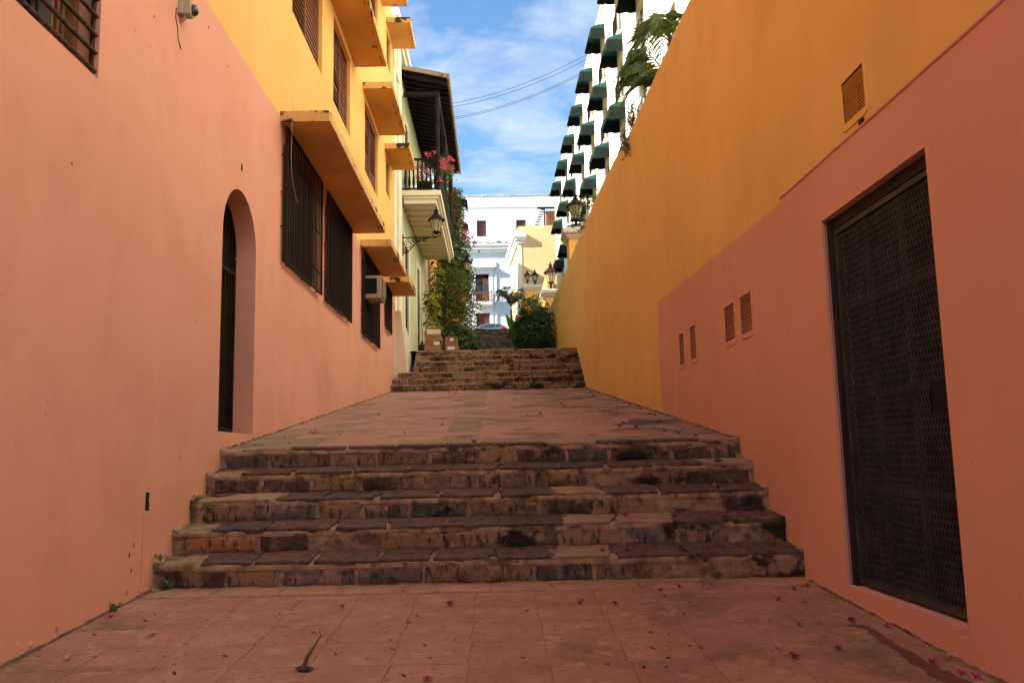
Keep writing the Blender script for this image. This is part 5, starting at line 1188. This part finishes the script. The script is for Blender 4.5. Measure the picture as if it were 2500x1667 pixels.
carton(-1.74,by+.03,bz+.361,.44,.36,.10,'cardboard','brown carton directly below the pale lid box',0)
carton(-1.73,by+.03,bz+.468,.38,.32,.14,'carton_pale','pale cream box on top of the tall carton pile',.02)
carton(-1.20,by+.05,bz,.38,.34,.12,'cardboard','brown carton with white label under the printed box',0,(-.35,.2,.1,.85))
carton(-1.22,by+.05,bz+.127,.36,.32,.26,'cardboard','printed brown carton with white sticker standing on a smaller one',.02,(-.12,.18,.55,.82),True)
bg_ = thing('black_bag', 'small crumpled black bag squeezed beside the carton pile', 'bag', (-2.08,24.3,bz))
part('body', MB().lathe([(.09,0),(.13,.04),(.12,.12),(.07,.18),(.03,.22),(.05,.26)], (-2.07,24.3,bz), 9), 'rubber', bg_, smooth=True)

# ------------------------------------------------------------------ fallen bracts, dry leaves, weeds
def bract_mesh(name, m, seed):
    q = random.Random(seed); mb = MB()
    for k in range(3):
        a = 2*math.pi*k/3+q.uniform(-.3,.3); L = .031*q.uniform(.8,1.15); w = .021*q.uniform(.8,1.2); up = q.uniform(.4,1.0)
        u = Vector((math.cos(a), math.sin(a), 0)); s = Vector((-math.sin(a), math.cos(a), 0)); k0 = len(mb.v)
        for f, ww in ((0,.25),(.35,.9),(.7,1.0),(1,.15)):
            c = u*L*f*(1-.25*up*f)+Vector((0,0,.006+L*up*f*(1-.35*f)))
            mb.v += [tuple(c-s*w*ww+Vector((0,0,.006*ww))), tuple(c), tuple(c+s*w*ww+Vector((0,0,.006*ww)))]
        for i in range(3):
            j = k0+i*3; mb.f += [(j,j+1,j+4,j+3),(j+1,j+2,j+5,j+4)]
    mb.lathe([(.004,0),(.006,.004),(.003,.008)], (0,0,.0), 6)
    return shared(name, mb, m)
BM = [bract_mesh('bract', 'bract', i) for i in range(5)]; BP = [bract_mesh('bract', 'bract_pale', 20+i) for i in range(3)]
FG = [(2.084,6.096),(2.2,6.15),(1.869,5.772),(1.763,5.116),(2.095,5.16),(2.25,5.02),(1.782,4.592),(1.507,4.476),(2.15,4.32),(2.18,4.124),(2.22,4.08),(-1.049,5.908),(-.327,5.884),(-.352,4.292),(.556,5.828),(.774,5.768),(1.152,6.144),(1.304,6.26),(1.543,6.292),(-2.566,5.816)]
LDG = [(.66,12.212),(1.135,13.644),(2.021,17.252),(2.2,17.144),(2.22,14.408),(2.2,13.736),(2.174,12.604),(2.113,11.48),(2.152,11.324),(1.853,12.836),(1.566,10.332),(1.658,10.368),(2.0,10.26),(1.435,9.76),(1.604,9.592),(1.811,9.072),(2.0,8.45),(-.218,8.42),(-.944,21.0),(1.147,14.504),(-1.762,12.88),(-.659,10.656),(-1.1,20.2),(-.9,19.6),(1.9,19.8),(2.1,18.4)]
STP = [(1.698,7.708,.898),(1.068,7.172,.476),(1.884,7.052,.475),(.813,6.712,.263),(1.006,6.70,.262),(2.012,7.12,.476),(2.2,6.924,.474),(2.1,7.3,.69)]
def drop(meshes, x, y, z, label, cat, group, s):
    o = inst('fallen_bract', rng.choice(meshes), None, (x,y,z), (rng.uniform(-.3,.3), rng.uniform(-.3,.3), rng.uniform(0,6.28)), (s,s,s)); tag(o, label, cat, group)
for x, y in FG: drop(BM, x, y, gz(x,y)+.006, 'magenta bougainvillea bract fallen on the red paving in front of the steps', 'petal', 'magenta bracts on the front paving', rng.uniform(.8,1.15))
for x, y in LDG: drop(BM, x, y, gz(x,y)+.004, 'magenta bougainvillea bract fallen on the sloping landing above the first steps', 'petal', 'magenta bracts on the landing', rng.uniform(.9,1.3))
for x, y, z in STP: drop(BM, x, y, gz(x,y)+.019, 'magenta bougainvillea bract lying on one of the lower stone steps', 'petal', 'magenta bracts on the lower steps', rng.uniform(.9,1.15))
for x, y in [(2.103,6.064),(2.018,5.676),(2.24,4.364),(-2.077,5.296),(-2.339,4.832)]: drop(BP, x, y, gz(x,y)+.006, 'faded whitish bract fallen on the red paving in front of the steps', 'petal', 'faded bracts on the front paving', rng.uniform(.9,1.2))
drop(BP, 1.846, 7.70, gz(1.846,7.70)+.018, 'single faded white bract on the third stone step', 'petal', None, 1.1)
def dry_mesh(seed):
    q = random.Random(seed); mb = MB(); n = 6; L = .024; k = 0
    for i in range(n+1):
        f = i/n; w = .0085*math.sin(math.pi*min(1,.1+.85*f))*q.uniform(.7,1.2); z = .003+.004*math.sin(f*3+seed)
        mb.v += [(L*(f-.5),-w,z+.004),(L*(f-.5),0,z),(L*(f-.5),w,z+.004)]
    for i in range(n): j = i*3; mb.f += [(j,j+1,j+4,j+3),(j+1,j+2,j+5,j+4)]
    return shared('dry_leaf', mb, 'dry_leaf')
DM = [dry_mesh(i) for i in range(4)]
DL = [(-1.435,5.748),(-1.102,5.228),(-.887,4.784),(-.586,4.844),(-.414,4.888),(-.558,5.44),(-.519,5.572),(.122,4.584),(.186,5.668),(-.252,4.984),(-.473,4.36),(-.365,4.656),(.829,5.408),(1.166,5.468),(1.275,5.788),(.545,4.432),(.72,4.384),(.875,4.536),(1.032,4.736),(1.084,4.696),(1.477,4.648),(.825,4.704),(.97,4.988),(1.623,5.22),(1.147,5.976),(.874,5.028),(.829,4.36),(-2.45,5.356),(-2.218,4.868),(-1.828,4.84),(-1.714,4.676),(-1.482,4.776),(-1.65,4.504),(-2.268,5.664),(-2.287,5.864),(-1.874,5.664)]
q = random.Random(77)
for x, y in DL: tag(inst('dry_leaf', rng.choice(DM), None, (x,y,gz(x,y)+.006), (0,0,q.uniform(-.9,.9)), (q.uniform(.6,1.3),)*3), 'tiny dark dry leaf lying on the red paving', 'leaf', 'dry leaves on the front paving')
for i in range(26):
    x, y = q.uniform(-2.4,2.2), q.uniform(8.6,20); tag(inst('dry_leaf', rng.choice(DM), None, (x,y,gz(x,y)+.004), (0,0,q.uniform(-.9,.9)), (q.uniform(.8,1.5),)*3), 'tiny dark dry leaf lying on the sloping landing', 'leaf', 'dry leaves on the landing')
tg = thing('dry_pod', 'black curled dry seed stalk lying on the red paving', 'seed pod', (-1.03,4.8,-.04))
tp = [(-1.066,5.232),(-1.043,5.16),(-1.034,4.924),(-1.027,4.736),(-1.005,4.56)]
part('stalk', MB().tube([(x,y,gz(x,y)+.016) for x,y in tp], [.003,.004,.005,.010,.012], 6), 'dry_leaf', tg)
part('head', MB().add([(-1.05,4.53,gz(-1,4.5)+.012),(-1.02,4.49,gz(-1,4.5)+.011),(-.96,4.475,gz(-1,4.5)+.011),(-.945,4.52,gz(-1,4.5)+.012),(-.99,4.56,gz(-1,4.5)+.012),(-1.0,4.515,gz(-1,4.5)+.035)], [(0,1,5),(1,2,5),(2,3,5),(3,4,5),(4,0,5),(4,3,2,1,0)]), 'dry_leaf', tg)
def weed(x, y, z, s, seed, label):
    o = thing('weed', label, 'weed', (x,y,z), 'weeds in the joints'); q = random.Random(seed); mb = MB(); st_ = MB()
    for i in range(9):
        a = q.uniform(0,6.28); L = s*q.uniform(.5,1.0); e = Vector((x+L*math.cos(a)*.8, y+L*math.sin(a)*.5-.01, z+L*q.uniform(.3,.9)))
        st_.tube([(x,y,z-.01),((x+e.x)/2,(y+e.y)/2,z+(e.z-z)*.7),tuple(e)], .0015, 4); leaf(mb, e, Vector((math.cos(a)*.3,-.5,.8)), Vector((math.cos(a),math.sin(a),.2)), s*q.uniform(.5,.9), .6)
    part('leaves', mb, 'leaf_mid', o); part('stems', st_, 'leaf_mid', o)
for i, (x, y, z, s, lb_) in enumerate([(-2.55,6.70,.05,.075,'green weed at the left foot of the first step'),(-2.60,6.74,.27,.05,'small weed at the left end of the first tread'),(-2.6,7.50,.69,.045,'small weed at the left end of the third tread'),(-1.595,7.39,.48,.04,'tiny weed at the back of the second tread, left half'),(-1.293,7.02,.27,.04,'tiny weed at the back of the first tread, left half'),(2.027,7.74,.90,.06,'dark weed at the right end of the fourth tread'),(1.893,8.764,1.195,.05,'low weed on the landing near the right wall'),(1.661,6.54,.06,.06,'bright weed at the foot of the first step on the right'),(-2.108,9.876,1.306,.05,'small weed on the landing near the left wall'),(-2.62,6.02,.02,.06,'dry weed against the pink wall left of the steps')]):
    weed(x, y, z, s, 80+i, lb_)
